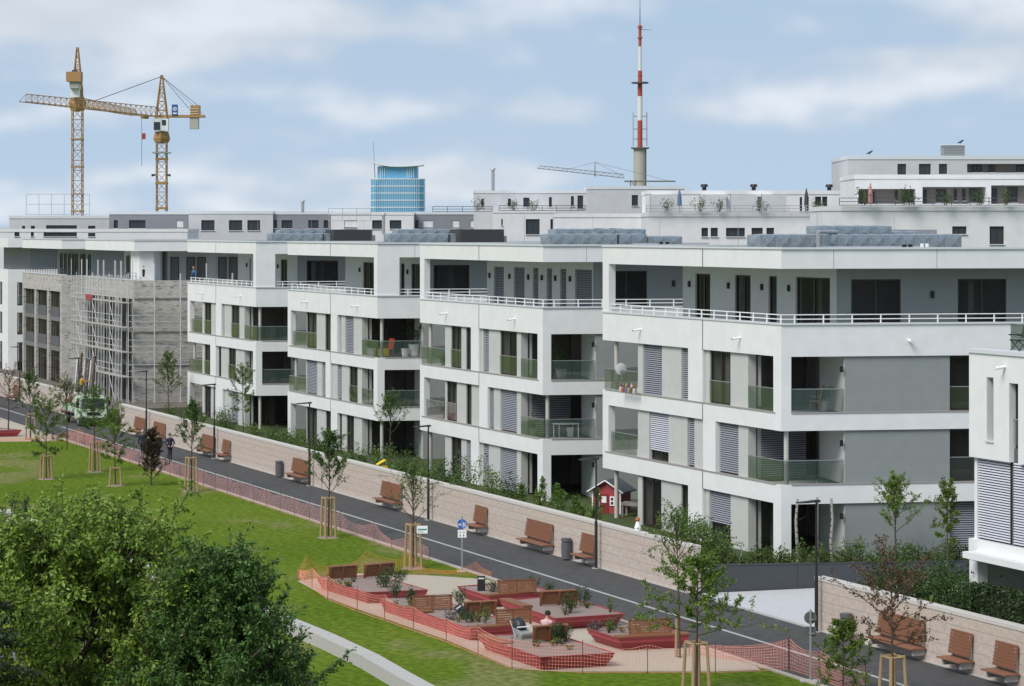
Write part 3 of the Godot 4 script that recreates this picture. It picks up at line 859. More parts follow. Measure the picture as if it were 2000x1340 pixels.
func scaffold() -> void:
	var o := thing("scaffold", "steel tube scaffold with plank decks around the grey brick house", "scaffold", P(-30.7, 208.0), YAW)
	var decks := [3.2, 5.2, 7.2, 9.2]
	for i in 9:
		tube_part("standard", M.scaffold_steel, o, Vector3(0.12 + i * 2.05, GARDEN, -1.25), Vector3(0.12 + i * 2.05, 11.2, -1.25), 0.03, 0.03, 5)
	for i in 10:
		var s := -0.9 + i * 2.05
		for v in [-1.25, -0.35]:
			var top := 12.6 if (i * 7 + int(v * 4)) % 3 != 0 else 11.5
			tube_part("standard", M.scaffold_steel, o, Vector3(s, GARDEN, v), Vector3(s, top, v), 0.035, 0.035, 5)
		if i < 9:
			for y in decks:
				for p in 3:
					piece("deck_plank", M.concrete, o, Vector3(s + 1.02, y, -1.1 + p * 0.3), Vector3(2.0, 0.05, 0.27))
				for h in [0.5, 1.0]:
					piece("guard_rail", M.scaffold_steel, o, Vector3(s + 1.02, y + h, -1.27), Vector3(2.05, 0.04, 0.04))
				piece("toe_board", M.concrete, o, Vector3(s + 1.02, y + 0.1, -1.29), Vector3(2.0, 0.15, 0.03))
			if i % 3 == 1:
				for k in 4:
					tube_part("brace", M.scaffold_steel, o, Vector3(s, 1.3 + k * 2.0, -1.32), Vector3(s + 2.05, 3.2 + k * 2.0, -1.32), 0.028, 0.028, 5)
	for i in 6:
		var w := -0.5 + i * 2.1
		for d in [-1.2, -0.35]:
			var q := S(w, d)
			tube_part("standard", M.scaffold_steel, o, Vector3(q.x, GARDEN, q.y), Vector3(q.x, 12.4 if i % 2 else 11.6, q.y), 0.035, 0.035, 5)
		if i < 5:
			for y in decks:
				frame_box("deck_plank", M.concrete, o, Vector2.ZERO, SD, SN, w, w + 2.05, y, y + 0.05, -1.15, -0.85)
				for h in [0.5, 1.0]:
					frame_box("guard_rail", M.scaffold_steel, o, Vector2.ZERO, SD, SN, w, w + 2.1, y + h, y + h + 0.04, -1.25, -1.21)
	for i in 9:
		tube_part("leaning_board", [M.bark, M.concrete_grey, M.scaffold_steel][i % 3], o, Vector3(7.5 + i * 0.85, GARDEN + 0.1, -1.7), Vector3(7.2 + i * 0.85 + rng.randf(), 3.9 + rng.randf(), -1.35), 0.09, 0.09, 4)
	piece("sign_board", M.red, o, Vector3(10.4, 9.45, -1.34), Vector3(2.4, 0.45, 0.03))

# ---------------------------------------------------------------- near house at the right
func corner_house() -> void:
	var o := thing("corner_house", "white house with pale closed blinds, porch and glass roof terrace across the driveway", "house", P(16.25, 91.0), YAW)
	var zero := Vector2.ZERO; var al := Vector2(1, 0); var inw := Vector2(0, 1)
	# upper storey: wall pieces round two slim windows
	for r in [[-16.0, -3.1, 7.0, 10.7], [-2.55, -1.56, 7.0, 10.7], [-1.14, 0.0, 7.0, 10.7], [-1.56, -1.14, 7.0, 7.65], [-1.56, -1.14, 9.88, 10.7], [-3.1, -2.55, 9.75, 10.7]]:
		box_part("wall", M.white, o, r[0], r[1], r[2], r[3], 0.0, 0.42)
	box_part("end_wall", M.white, o, -0.3, 0.0, 7.0, 10.7, 0.43, 9.0)
	box_part("inner_wall", M.inside, o, -15.9, -0.35, 3.7, 10.4, 4.5, 4.7)
	box_part("floor_plate", M.inside, o, -15.9, -0.35, 6.8, 7.0, 0.43, 8.8)
	add_window(o, zero, al, inw, -1.56, -1.14, 7.65, 9.88, 0.26, false, 1)
	add_window(o, zero, al, inw, -3.1, -2.55, 7.5, 9.75, 0.26, true, 1)
	box_part("window_sill", M.cap, o, -1.6, -1.1, 7.6, 7.66, -0.05, 0.26)
	box_part("spandrel", M.anthracite, o, -3.1, -2.55, 7.0, 7.48, 0.2, 0.4)
	box_part("roof_cap", M.cap, o, -16.0, 0.06, 10.7, 10.84, -0.06, 0.5)
	box_part("roof_deck", M.cap, o, -15.9, -0.05, 10.4, 10.7, 0.43, 8.9)
	box_part("glass_railing", M.balcony_glass, o, -15.0, -1.5, 10.84, 11.75, 0.75, 0.765)
	box_part("glass_railing", M.balcony_glass, o, -1.5, -1.485, 10.84, 11.75, 0.76, 8.0)
	box_part("handrail", M.steel, o, -15.0, -1.48, 11.75, 11.78, 0.74, 0.775)
	tube_part("water_spout", M.rail, o, Vector3(-2.3, 10.3, 0.0), Vector3(-2.3, 10.25, -0.4), 0.06)
	# blinds of the middle storey, set back
	add_blind(o, zero, al, inw, -2.42, -0.28, 4.15, 7.0, 0.16, 1.0, M.blind_pale)
	add_blind(o, zero, al, inw, -5.2, -2.52, 4.15, 7.0, 0.16, 1.0, M.blind_pale)
	box_part("blind_post", M.anthracite, o, -2.52, -2.42, 4.1, 7.0, 0.2, 0.4)
	box_part("wall", M.white, o, -16.0, -5.2, 4.1, 7.0, 0.1, 0.4)
	box_part("end_wall", M.white, o, -0.28, -0.1, 4.1, 7.0, 0.16, 9.0)
	# porch
	box_part("porch_slab", M.white, o, -16.0, 0.0, 3.35, 4.1, -0.02, 0.5)
	box_part("porch_gutter", M.white, o, -16.0, -0.55, 3.5, 3.72, -0.62, -0.02)
	box_part("porch_column", M.white, o, -0.55, -0.02, 1.2, 3.35, 0.0, 0.42)
	box_part("porch_ceiling", M.white, o, -16.0, -0.0, 3.4, 3.6, 0.51, 3.6)
	box_part("porch_back_wall", M.light_panel, o, -16.0, -0.1, 1.2, 3.4, 3.2, 3.4)
	box_part("porch_end_wall", M.light_panel, o, -0.4, -0.1, 1.2, 3.4, 0.43, 3.2)
	var ch := thing("folding_chair", "dark folding chair behind the glass roof rail of the house with pale blinds", "chair", P(17.75, 89.6, 10.72), YAW)
	for sx in [-0.25, 0.25]:
		tube_part("leg", M.lamp, ch, Vector3(sx, 0.0, -0.3), Vector3(sx, 0.5, 0.2), 0.02)
		tube_part("leg", M.lamp, ch, Vector3(sx, 0.0, 0.3), Vector3(sx, 0.5, -0.2), 0.02)
		tube_part("armrest", M.lamp, ch, Vector3(sx, 0.66, -0.25), Vector3(sx, 0.66, 0.3), 0.025)
	piece("seat", M.lamp, ch, Vector3(0, 0.47, 0), Vector3(0.5, 0.04, 0.45))
	piece("backrest", M.lamp, ch, Vector3(0, 0.9, 0.34), Vector3(0.5, 0.75, 0.05), Basis(Vector3.RIGHT, 0.25))

# ---------------------------------------------------------------- buildings behind
# a wall face in the plane z with rectangular openings [x0, x1, y0, y1, depth], each with its reveals
func holed_wall(st: SurfaceTool, x0: float, x1: float, y0: float, y1: float, z: float, holes: Array) -> void:
	var xs := [x0, x1]; var ys := [y0, y1]
	for h in holes:
		xs.append_array([h[0], h[1]]); ys.append_array([h[2], h[3]])
	xs.sort(); ys.sort()
	for i in xs.size() - 1:
		for j in ys.size() - 1:
			if xs[i + 1] - xs[i] < 0.001 or ys[j + 1] - ys[j] < 0.001: continue
			var cx: float = (xs[i] + xs[i + 1]) / 2; var cy: float = (ys[j] + ys[j + 1]) / 2
			var inside := false
			for h in holes:
				if cx > h[0] and cx < h[1] and cy > h[2] and cy < h[3]: inside = true
			if not inside:
				quad(st, Vector3(xs[i], ys[j], z), Vector3(xs[i], ys[j + 1], z), Vector3(xs[i + 1], ys[j + 1], z), Vector3(xs[i + 1], ys[j], z))
	for h in holes:
		var d: float = z - h[4]
		quad(st, Vector3(h[0], h[2], z), Vector3(h[0], h[2], d), Vector3(h[0], h[3], d), Vector3(h[0], h[3], z))
		quad(st, Vector3(h[1], h[2], d), Vector3(h[1], h[2], z), Vector3(h[1], h[3], z), Vector3(h[1], h[3], d))
		quad(st, Vector3(h[0], h[3], z), Vector3(h[0], h[3], d), Vector3(h[1], h[3], d), Vector3(h[1], h[3], z))
		quad(st, Vector3(h[0], h[2], d), Vector3(h[0], h[2], z), Vector3(h[1], h[2], z), Vector3(h[1], h[2], d))

func far_window(parent: Node, q: Array, z: float, shutter: bool) -> void:
	var st := begin()
	var f := minf(0.09, (q[1] - q[0]) * 0.12)
	var mid: float = (q[0] + q[1]) / 2
	box(st, q[0], q[0] + f, q[2], q[3], z - 0.08, z)
	box(st, q[1] - f, q[1], q[2], q[3], z - 0.08, z)
	box(st, q[0] + f, q[1] - f, q[3] - f, q[3], z - 0.08, z)
	box(st, q[0] + f, q[1] - f, q[2], q[2] + f, z - 0.08, z)
	box(st, mid - f * 0.4, mid + f * 0.4, q[2] + f, q[3] - f, z - 0.08, z)
	var w := done(st, "window", M.frame, parent)
	if shutter:
		box_part("shutter", M.far_white, w, q[0] + 0.02, q[1] - 0.02, q[2] + (q[3] - q[2]) * 0.1, q[3] - 0.01, z + 0.01, z + 0.04)
	box_part("pane", M.far_glass, w, q[0] + f, q[1] - f, q[2] + f, q[3] - f, z - 0.07, z - 0.04)
	box_part("window_sill", M.cap, w, q[0] - 0.05, q[1] + 0.05, q[2] - 0.06, q[2] - 0.002, z - 0.05, z + 0.26)

func far_block(called: String, label: String, x: float, w: float, depth: float, top: float, thick: float, m: Material, wins: Array) -> void:
	var o := thing(called, label, "building", P(x, depth), 0.0)
	var holes := []; var deep := []
	for q in wins:
		var a := maxf(q[0], 0.05); var b := minf(q[1], w - 0.05)
		if q.size() > 4 and q[4] == "t": deep.append([a, b, q[2], q[3], 1.1])
	for q in wins:
		if q.size() > 4 and q[4] == "t": continue
		var inn := false
		for t in deep:
			if q[0] >= t[0] and q[1] <= t[1] and q[3] <= t[3] + 0.01: inn = true
		if not inn: holes.append([q[0], q[1], q[2], q[3], 0.22])
	var st := begin()
	holed_wall(st, 0.0, w, 0.0, top - 0.35, 0.0, holes + deep)
	box(st, 0.0, w, 0.0, top - 0.35, -thick, -1.3)
	box(st, 0.0, 0.03, 0.0, top - 0.35, -1.3, -0.001)
	box(st, w - 0.03, w, 0.0, top - 0.35, -1.3, -0.001)
	done(st, "wall", m, o)
	box_part("roof_edge", M.cap if m != M.far_white else m, o, -0.06, w + 0.06, top - 0.35, top, -thick - 0.06, 0.06)
	for t in deep:
		box_part("cladding", M.taupe, o, t[0], t[1], t[2], t[3], -1.2, -1.1)
	for q in wins:
		var kind: String = q[4] if q.size() > 4 else "w"
		if kind == "t": continue
		var z := -0.14
		for t in deep:
			if q[0] >= t[0] and q[1] <= t[1]: z = -1.0
		far_window(o, q, z, kind == "s")

func railing(called: String, label: String, x0: float, x1: float, d: float, y: float, h: float, m: Material) -> void:
	var o := thing(called, label, "railing", P(x0, d, y))
	for k in [0.0, h * 0.5, h]:
		piece("bar", m, o, Vector3((x1 - x0) / 2, k, 0), Vector3(x1 - x0, 0.05, 0.05))
	var n := int((x1 - x0) / 1.4)
	for i in n + 1:
		piece("post", m, o, Vector3((x1 - x0) * i / n, h / 2, 0), Vector3(0.05, h, 0.05))

func background() -> void:
	far_block("apartment_block", "long low pale block with dark roof edge behind the brick houses", -60.63, 24.37, 286, 15.29, 10, M.far_white, [[5.03, 5.6, 14.43, 15.0], [6.86, 7.21, 14.43, 15.0], [8.29, 12.01, 14.43, 14.89], [13.27, 14.07, 14.43, 14.83]])
	far_block("apartment_block", "pale block behind the end on tower crane, lowest of the far row", -59.9, 11.95, 305, 16.89, 12, M.far_pale, [[1.52, 1.89, 15.12, 15.67], [2.56, 3.05, 15.12, 15.67], [4.39, 8.05, 15.12, 15.73], [9.39, 10.25, 15.12, 15.67]])
	far_block("apartment_block", "dark grey far block at the foot of the crane with blue sign", -47.22, 9.24, 300, 17.34, 12, M.far_grey, [[0.54, 1.02, 15.36, 16.32], [2.34, 4.26, 15.36, 16.32], [7.86, 8.7, 15.36, 16.32, "s"]])
	far_block("apartment_block", "light grey far block with three square windows in a row", -37.67, 9.84, 298, 17.38, 12, M.far_pale, [[1.49, 3.04, 15.12, 16.31], [4.71, 6.26, 15.12, 16.31], [6.86, 8.35, 15.12, 16.31]])
	far_block("apartment_block", "mid grey far block with a round steel chimney", -27.81, 6.62, 298.4, 17.33, 12, M.far_grey, [[0.0, 0.42, 15.36, 16.31], [0.95, 2.21, 15.36, 16.31], [4.06, 5.25, 15.36, 16.31], [5.85, 6.38, 15.36, 16.31]])
	far_block("apartment_block", "white far block directly below the blue glass tower", -20.96, 9.59, 296, 17.25, 12, M.far_white, [[1.54, 3.02, 15.41, 16.3, "s"], [4.8, 6.16, 15.3, 16.3], [6.81, 8.17, 15.3, 16.3]])
	far_block("apartment_block", "grey far block with shuttered windows beside the blue glass tower", -11.38, 9.23, 298, 17.32, 12, M.far_grey, [[0.12, 0.47, 15.36, 16.31], [1.01, 2.2, 15.36, 16.31, "s"], [4.41, 5.24, 15.36, 16.31, "s"], [6.49, 8.28, 15.36, 16.31, "s"]])
	far_block("apartment_block", "white far block with one tall dark window and a roof terrace rail", -1.94, 6.39, 262, 17.25, 12, M.far_white, [[0.84, 1.0, 15.63, 16.26], [3.35, 4.77, 14.69, 16.26], [5.87, 6.5, 15.1, 16.26]])
	far_block("apartment_block", "pale far block with terrace doors behind a black railing", -4.08, 12.13, 272, 19.41, 10, M.far_pale, [[0.82, 1.09, 17.61, 18.48], [3.64, 3.97, 17.67, 18.48], [5.28, 5.93, 17.61, 18.59], [8.0, 8.32, 17.61, 18.64], [10.34, 10.66, 17.72, 18.75], [11.04, 11.64, 17.5, 18.81]])
	far_block("apartment_block", "tall plain pale far block with a single small window", 7.93, 10.13, 268, 19.77, 12, M.far_pale, [[4.61, 5.26, 17.68, 18.81]])
	far_block("apartment_block", "white far parapet block in front of the single window block", 3.92, 8.45, 236, 16.65, 9, M.far_white, [[3.63, 4.58, 14.53, 15.28], [5.05, 6.23, 14.53, 15.28]])
	far_block("apartment_block", "white stepped block with partitioned roof terraces", 12.25, 18.75, 232, 18.71, 9, M.far_white, [[0.28, 1.21, 16.86, 17.78], [6.08, 6.4, 16.86, 17.97], [10.95, 11.32, 16.86, 18.06], [13.83, 14.06, 16.86, 18.11], [14.29, 14.66, 16.86, 18.11], [15.22, 15.78, 16.86, 18.16], [15.87, 16.33, 16.86, 18.16]])
	far_block("apartment_block", "white lower storey in front of the partitioned roof terraces", 11.21, 14.73, 214, 16.58, 8, M.far_white, [[4.63, 5.18, 14.57, 15.3], [5.4, 6.0, 14.57, 15.3], [6.68, 8.26, 14.57, 15.3], [8.82, 9.76, 14.57, 15.3], [10.06, 10.7, 14.57, 15.3]])
	far_block("apartment_block", "topmost pale block with dark square windows and a grey roof box", 30.96, 20.02, 236, 21.99, 12, M.far_pale, [[4.58, 5.38, 20.24, 21.23], [6.56, 7.65, 20.24, 21.23], [8.4, 9.16, 20.29, 21.23], [11.0, 19.07, 20.43, 21.23, "t"], [11.66, 12.51, 20.48, 21.18], [13.22, 13.74, 20.48, 21.18], [15.77, 16.71, 20.48, 21.18]])
	far_block("apartment_block", "white block with brown recessed terrace and doors", 27.6, 16.9, 206, 19.57, 9, M.far_white, [[0.29, 4.87, 17.22, 18.42, "t"], [5.44, 10.55, 17.22, 18.58, "t"], [10.96, 16.07, 17.22, 18.71, "t"], [0.5, 0.79, 17.22, 18.17], [1.12, 1.73, 17.22, 18.21], [3.38, 3.59, 17.47, 18.3], [4.0, 4.78, 17.31, 18.3], [5.61, 5.94, 17.22, 18.34], [6.72, 7.5, 17.31, 18.38], [8.16, 8.37, 17.47, 18.42], [8.82, 9.07, 17.47, 18.42], [9.4, 10.22, 17.31, 18.46], [11.21, 11.62, 17.22, 18.46], [12.49, 13.27, 17.31, 18.54]])
	far_block("apartment_block", "white wall block below the brown terrace with two barred windows", 23.76, 18.58, 196, 16.92, 8, M.far_white, [[9.95, 11.05, 14.8, 15.39], [12.81, 13.91, 14.02, 15.39]])
	railing("terrace_railing", "dark thin railing along the brown recessed terrace", 25.0, 45.0, 195.5, 17.0, 0.55, M.anthracite)
	railing("terrace_railing", "thin grey railing along the partitioned roof terraces", 11.2, 26.0, 213.5, 16.65, 0.5, M.steel)
	railing("roof_railing", "white box of rails on the far roof beside the blue glass tower", -20.8, -16.0, 290.0, 16.2, 1.4, M.steel)
	railing("terrace_railing", "black railing on the far roof below the pale block", -8.0, -2.0, 258.0, 17.0, 0.5, M.black)
	railing("terrace_railing", "black railing in front of the pale block with terrace doors", -1.3, 7.4, 258.0, 17.1, 0.5, M.black)
	railing("scaffold_rails", "thin scaffold rails standing on the far roof below the end on crane", -57.5, -50.0, 303.0, 17.0, 2.4, M.steel)
	# terrace partitions, awnings, parasols of the stepped white block
	for q in [[12.4, 15.2], [16.8, 19.2], [19.6, 22.0], [22.4, 24.6]]:
		var o := thing("terrace_partition", "pale frosted terrace partition panel on the stepped white block", "partition", P(q[0], 231.0 - 1.4, 16.6), 0.0, "terrace partitions")
		box_part("panel", M.far_pale, o, 0.0, q[1] - q[0], 0.0, 1.7, -0.05, 0.05)
		piece("post", M.steel, o, Vector3(0.0, 0.9, 0.0), Vector3(0.06, 1.8, 0.12))
	for q in [[12.5, 14.5], [17.0, 19.4], [21.5, 23.6]]:
		var o := thing("awning", "white flat canopy above the doors of the stepped white block", "canopy", P(q[0], 231.9, 18.15), 0.0, "canopies on the stepped block")
		box_part("canopy", M.far_white, o, 0.0, q[1] - q[0], 0.0, 0.16, -0.1, 1.0)
		piece("bracket", M.steel, o, Vector3(0.4, -0.1, 0.4), Vector3(0.05, 0.2, 0.8))
	for q in [[24.6, 2.0, 0], [14.0, 1.9, 1], [27.3, 2.1, 2]]:
		var o := thing("closed_parasol", ["closed dark grey parasol on the stepped white block terrace", "closed blue parasol on the stepped white block terrace", "closed dusty pink parasol below the topmost pale block"][q[2]], "parasol", P(q[0], 213.9 if q[2] < 2 else 195.0, 16.6))
		var st := begin()
		lathe(st, [Vector2(0.05, 0.5), Vector2(0.2, 0.6), Vector2(0.16, 1.4), Vector2(0.03, q[1])], 8)
		done(st, "folded_cloth", [M.dark_box, mat(0.1, 0.17, 0.3), mat(0.5, 0.25, 0.23)][q[2]], o)
		tube_part("pole", M.steel, o, Vector3.ZERO, Vector3(0, 0.6, 0), 0.03)
	for q in [[13.0, 0.9], [15.6, 1.0], [17.2, 1.0], [20.8, 0.8], [25.6, 0.9], [26.8, 1.4], [29.9, 1.4], [30.5, 0.9], [33.0, 1.0], [35.6, 1.1], [37.6, 1.2], [0.2, 1.1], [2.0, 1.0], [-3.4, 1.4]]:
		var near: bool = q[0] > 26.0
		var at := P(q[0], 195.2 if near else (213.7 if q[0] > 10.0 else 257.0), 17.0 if near else (16.6 if q[0] > 10.0 else 17.1))
		bush("terrace_plant", "small leafy pot plant on a far roof terrace", at, 0.7, q[1] + 0.3, 170, Color(0.05, 0.085, 0.022), 0.16, "pot plants on the far roof terraces")
	# roof clutter
	var o := thing("roof_box", "grey louvred roof box on the topmost pale block", "roof box", P(40.1, 238.0, 22.0))
	box_part("box", M.grey_panel, o, 0, 2.0, 0, 1.0, -1.5, 0)
	box_part("lid", M.cap, o, -0.1, 2.1, 1.0, 1.08, -1.6, 0.1)
	for k in 6:
		piece("louvre", M.steel, o, Vector3(1.0, 0.14 + k * 0.15, 0.02), Vector3(1.9, 0.05, 0.06))
	for q in [[33.0, 22.05, "small black bird standing on the topmost roof edge"], [41.8, 23.12, "small black bird on the grey roof box"]]:
		var b := thing("bird", q[2], "bird", P(q[0], 236.2 if q[1] < 23 else 238.5, q[1]))
		var st := begin()
		var ring := [[-0.32, 0.12, 0.02], [-0.18, 0.16, 0.06], [0.0, 0.22, 0.1], [0.14, 0.3, 0.08], [0.2, 0.37, 0.06], [0.26, 0.38, 0.04], [0.34, 0.36, 0.008]]
		for i in ring.size() - 1:
			tube(st, Vector3(ring[i][0], ring[i][1], 0), Vector3(ring[i + 1][0], ring[i + 1][1], 0), ring[i][2], ring[i + 1][2], 8, false)
		for s in [-0.04, 0.04]:
			tube(st, Vector3(0.02, 0.0, s), Vector3(0.0, 0.16, s), 0.012, 0.015, 4)
		done(st, "body", M.black, b)
	for q in [[-24.2, 297.0, 17.2, 1.2], [-2.0, 271.0, 19.3, 2.2], [-13.4, 268.0, 14.7, 2.0]]:
		var c := thing("steel_chimney", "slim steel roof chimney with a cap on a far roof", "chimney", P(q[0], q[1] - 1.0, q[2]), 0.0, "far roof chimneys")
		tube_part("flue", M.steel, c, Vector3.ZERO, Vector3(0, q[3], 0), 0.18, 0.18, 10)
		tube_part("cap", M.steel, c, Vector3(0, q[3], 0), Vector3(0, q[3] + 0.18, 0), 0.3, 0.26, 10)
	for q in [[17.5, 233.0], [22.0, 233.0], [29.0, 234.0]]:
		var v := thing("roof_vent", "black mushroom vent on the stepped white block roof", "vent", P(q[0], q[1], 18.7), 0.0, "black roof vents")
		tube_part("stack", M.black, v, Vector3.ZERO, Vector3(0, 0.35, 0), 0.2, 0.2, 10)
		tube_part("hood", M.black, v, Vector3(0, 0.35, 0), Vector3(0, 0.6, 0), 0.36, 0.3, 10)

# ---------------------------------------------------------------- cranes, towers on the skyline
func lattice(st: SurfaceTool, a: Vector3, b: Vector3, w0: float, w1: float, step: float, r: float) -> void:
	var d := b - a
	var l := d.length()
	d = d / l
	var e := d.cross(Vector3.UP if absf(d.y) < 0.8 else Vector3.RIGHT).normalized()
	var f := d.cross(e)
	var n := maxi(1, int(round(l / step)))
	var cs := [e + f, e - f, -e - f, -e + f]
	for k in 4:
		var c: Vector3 = cs[k]; var c2: Vector3 = cs[(k + 1) % 4]
		tube(st, a + c * w0, b + c * w1, r, r, 4, false)
		for i in n:
			var t0 := float(i) / n; var t1 := float(i + 1) / n
			var wa := lerpf(w0, w1, t0); var wb := lerpf(w0, w1, t1)
			var pa := a + d * l * t0; var pb := a + d * l * t1
			if (i + k) % 2:
				tube(st, pa + c * wa, pb + c2 * wb, r * 0.6, r * 0.6, 3, false)
			else:
				tube(st, pa + c2 * wa, pb + c * wb, r * 0.6, r * 0.6, 3, false)
			tube(st, pa + c * wa, pa + c2 * wa, r * 0.6, r * 0.6, 3, false)

func jib(st: SurfaceTool, a: Vector3, b: Vector3, h: float, w: float, step: float, r: float) -> void:
	# triangular boom: two lower chords, one upper
	var d := (b - a)
	var l := d.length(); d /= l
	var e := d.cross(Vector3.UP).normalized() * w
	var n := int(l / step)
	tube(st, a + e, b + e, r, r, 4, false); tube(st, a - e, b - e, r, r, 4, false)
	tube(st, a + Vector3(0, h, 0), b + Vector3(0, h * 0.75, 0) - d * step * 0.5, r, r, 4, false)
	for i in n:
		var p := a + d * l * i / n; var q := a + d * l * (i + 1) / n
		var m := (p + q) / 2 + Vector3(0, lerpf(h, h * 0.75, float(i) / n), 0)
		for s in [-1.0, 1.0]:
			tube(st, p + e * s, m, r * 0.6, r * 0.6, 3, false); tube(st, m, q + e * s, r * 0.6, r * 0.6, 3, false)
		tube(st, p + e, q - e, r * 0.5, r * 0.5, 3, false)

func skyline() -> void:
	# crane with its boom pointing away
	var o := thing("tower_crane", "orange tower crane seen end on with its boom pointing away", "crane", P(-71.3, 420.0))
	var st := begin()
	lattice(st, Vector3.ZERO, Vector3(0, 35.0, 0), 0.8, 0.8, 1.7, 0.085)
	done(st, "mast", M.yellow_steel, o)
	for y in [18.2, 21.0, 25.5, 30.0]:
		box_part("mast_collar", M.yellow_steel, o, -0.95, 0.95, y, y + 0.25, -0.95, 0.95)
	st = begin()
	lathe(st, [Vector2(0.0, 34.6), Vector2(1.1, 34.8), Vector2(1.5, 36.0), Vector2(1.0, 37.2), Vector2(0.9, 38.2), Vector2(0.0, 38.3)], 4)
	done(st, "slewing_ring", M.yellow_steel, o)
	box_part("counterweight", M.concrete, o, -0.75, 0.75, 38.3, 40.0, 2.0, 3.2)
	box_part("cabin", M.rail, o, -0.7, 0.6, 36.9, 38.3, 1.0, 2.2)
	box_part("machinery_platform", M.yellow_steel, o, -1.25, 1.15, 39.4, 41.0, 1.6, 3.6)
	box_part("winch", M.dark_box, o, -0.4, 0.4, 41.0, 41.3, 2.0, 3.0)
	st = begin()
	lattice(st, Vector3(0, 38.0, 0), Vector3(0, 45.2, 0), 0.75, 0.12, 1.2, 0.1)
	done(st, "apex", M.yellow_steel, o)
	st = begin()
	jib(st, Vector3(0, 35.6, -1.0), Vector3(3.0, 36.0, -45.0), 1.5, 0.6, 1.6, 0.06)
	done(st, "boom", M.yellow_steel, o)
	# crane with the boom to the left
	o = thing("tower_crane", "orange tower crane with long lattice boom and blue sign", "crane", P(-52.0, 380.0))
	st = begin()
	lattice(st, Vector3.ZERO, Vector3(0, 28.3, 0), 0.72, 0.72, 1.5, 0.08)
	done(st, "mast", M.yellow_steel, o)
	for y in [18.3, 22.0, 25.6]:
		box_part("mast_collar", M.yellow_steel, o, -0.85, 0.85, y, y + 0.3, -0.85, 0.85)
	box_part("platform", M.steel, o, -1.3, 1.3, 26.6, 26.75, -1.3, 1.3)
	for s in [-1.0, 1.0]:
		tube_part("flood_lamp", M.dark_box, o, Vector3(s * 0.8, 23.4, 0.8), Vector3(s * 1.4, 23.3, 0.9), 0.12, 0.2)
	st = begin()
	lathe(st, [Vector2(0.0, 28.0), Vector2(1.05, 28.2), Vector2(1.25, 28.8), Vector2(1.0, 29.8), Vector2(0.0, 29.9)], 4)
	done(st, "slewing_ring", M.yellow_steel, o)
	var cab := box_part("cabin", M.rail, o, -1.1, 1.1, 29.9, 31.7, 0.0, 1.2)
	box_part("cabin_window", M.far_glass, cab, -1.02, -0.05, 30.0, 31.2, 1.2, 1.23)
	box_part("cabin_window", M.far_glass, cab, 0.2, 0.8, 30.7, 31.5, 1.2, 1.23)
	st = begin()
	lattice(st, Vector3(0, 31.7, 0), Vector3(0, 38.2, 0), 0.85, 0.1, 1.2, 0.1)
	done(st, "apex", M.yellow_steel, o)
	var tip := Vector3(-13.7, 32.45, 36.0)
	st = begin()
	jib(st, Vector3(-0.4, 32.0, 0.5), tip, 1.4, 0.6, 1.5, 0.06)
	done(st, "boom", M.yellow_steel, o)
	st = begin()
	box(st, -0.5, 6.4, 31.9, 32.25, -0.7, 0.7)
	done(st, "counter_boom", M.yellow_steel, o)
	for z in [-0.7, 0.7]:
		for k in 3:
			piece("handrail", M.rail, o, Vector3(3.2, 32.45 + k * 0.35, z), Vector3(4.6, 0.05, 0.05))
	box_part("machinery", M.yellow_steel, o, 4.3, 5.7, 32.25, 33.7, -0.6, 0.6)
	box_part("counterweight", M.concrete, o, 4.2, 5.5, 30.2, 31.9, -0.55, 0.55)
	var sg := box_part("name_sign", mat(0.02, 0.1, 0.3, 0.5), o, 1.6, 2.5, 32.2, 33.8, 0.75, 0.82)
	st = begin()
	for i in 20:
		var t0 := TAU * i / 20; var t1 := TAU * (i + 1) / 20
		quad(st, Vector3(2.05 + cos(t0) * 0.3, 33.15 + sin(t0) * 0.3, 0.826), Vector3(2.05 + cos(t0) * 0.22, 33.15 + sin(t0) * 0.22, 0.826), Vector3(2.05 + cos(t1) * 0.22, 33.15 + sin(t1) * 0.22, 0.826), Vector3(2.05 + cos(t1) * 0.3, 33.15 + sin(t1) * 0.3, 0.826))
	box(st, 1.98, 2.12, 33.0, 33.3, 0.824, 0.828)
	box(st, 1.78, 2.32, 32.4, 32.6, 0.824, 0.828)
	done(st, "emblem", M.rail, sg)
	for q in [[Vector3(-7.0, 33.4, 18.6), 0.05], [Vector3(5.5, 33.6, 0.3), 0.035], [Vector3(4.8, 32.3, -0.5), 0.035], [Vector3(6.2, 32.3, 0.5), 0.02]]:
		tube_part("tie_bar", M.bark, o, Vector3(0, 38.0, 0), q[0], q[1], q[1], 4)
	tube_part("trolley", M.yellow_steel, o, Vector3(-2.2, 31.8, 5.2), Vector3(-1.6, 31.8, 3.6), 0.3, 0.3, 6)
	box_part("red_lantern", M.red, o, -2.6, -2.1, 28.6, 29.5, 2.0, 2.2)
	tube_part("hook_cable", M.lamp, o, Vector3(-2.3, 31.8, 4.6), Vector3(-2.3, 24.6, 4.6), 0.03, 0.03, 4)
	# far grey crane
	o = thing("tower_crane", "small distant grey crane behind the radio mast", "crane", P(22.7, 700.0))
	st = begin()
	lattice(st, Vector3(10.4, 0, 0), Vector3(10.4, 29.0, 0), 0.7, 0.7, 2.0, 0.12)
	done(st, "mast", M.concrete_grey, o)
	st = begin()
	jib(st, Vector3(8.0, 29.6, 0), Vector3(-15.8, 32.3, 0), 1.0, 0.5, 1.5, 0.08)
	done(st, "boom", M.concrete_grey, o)
	box_part("counter_boom", M.concrete_grey, o, 8.0, 22.0, 28.5, 28.9, -0.5, 0.5)
	tube_part("apex", M.concrete_grey, o, Vector3(0, 30, 0), Vector3(0, 34.0, 0), 0.15, 0.1, 5)
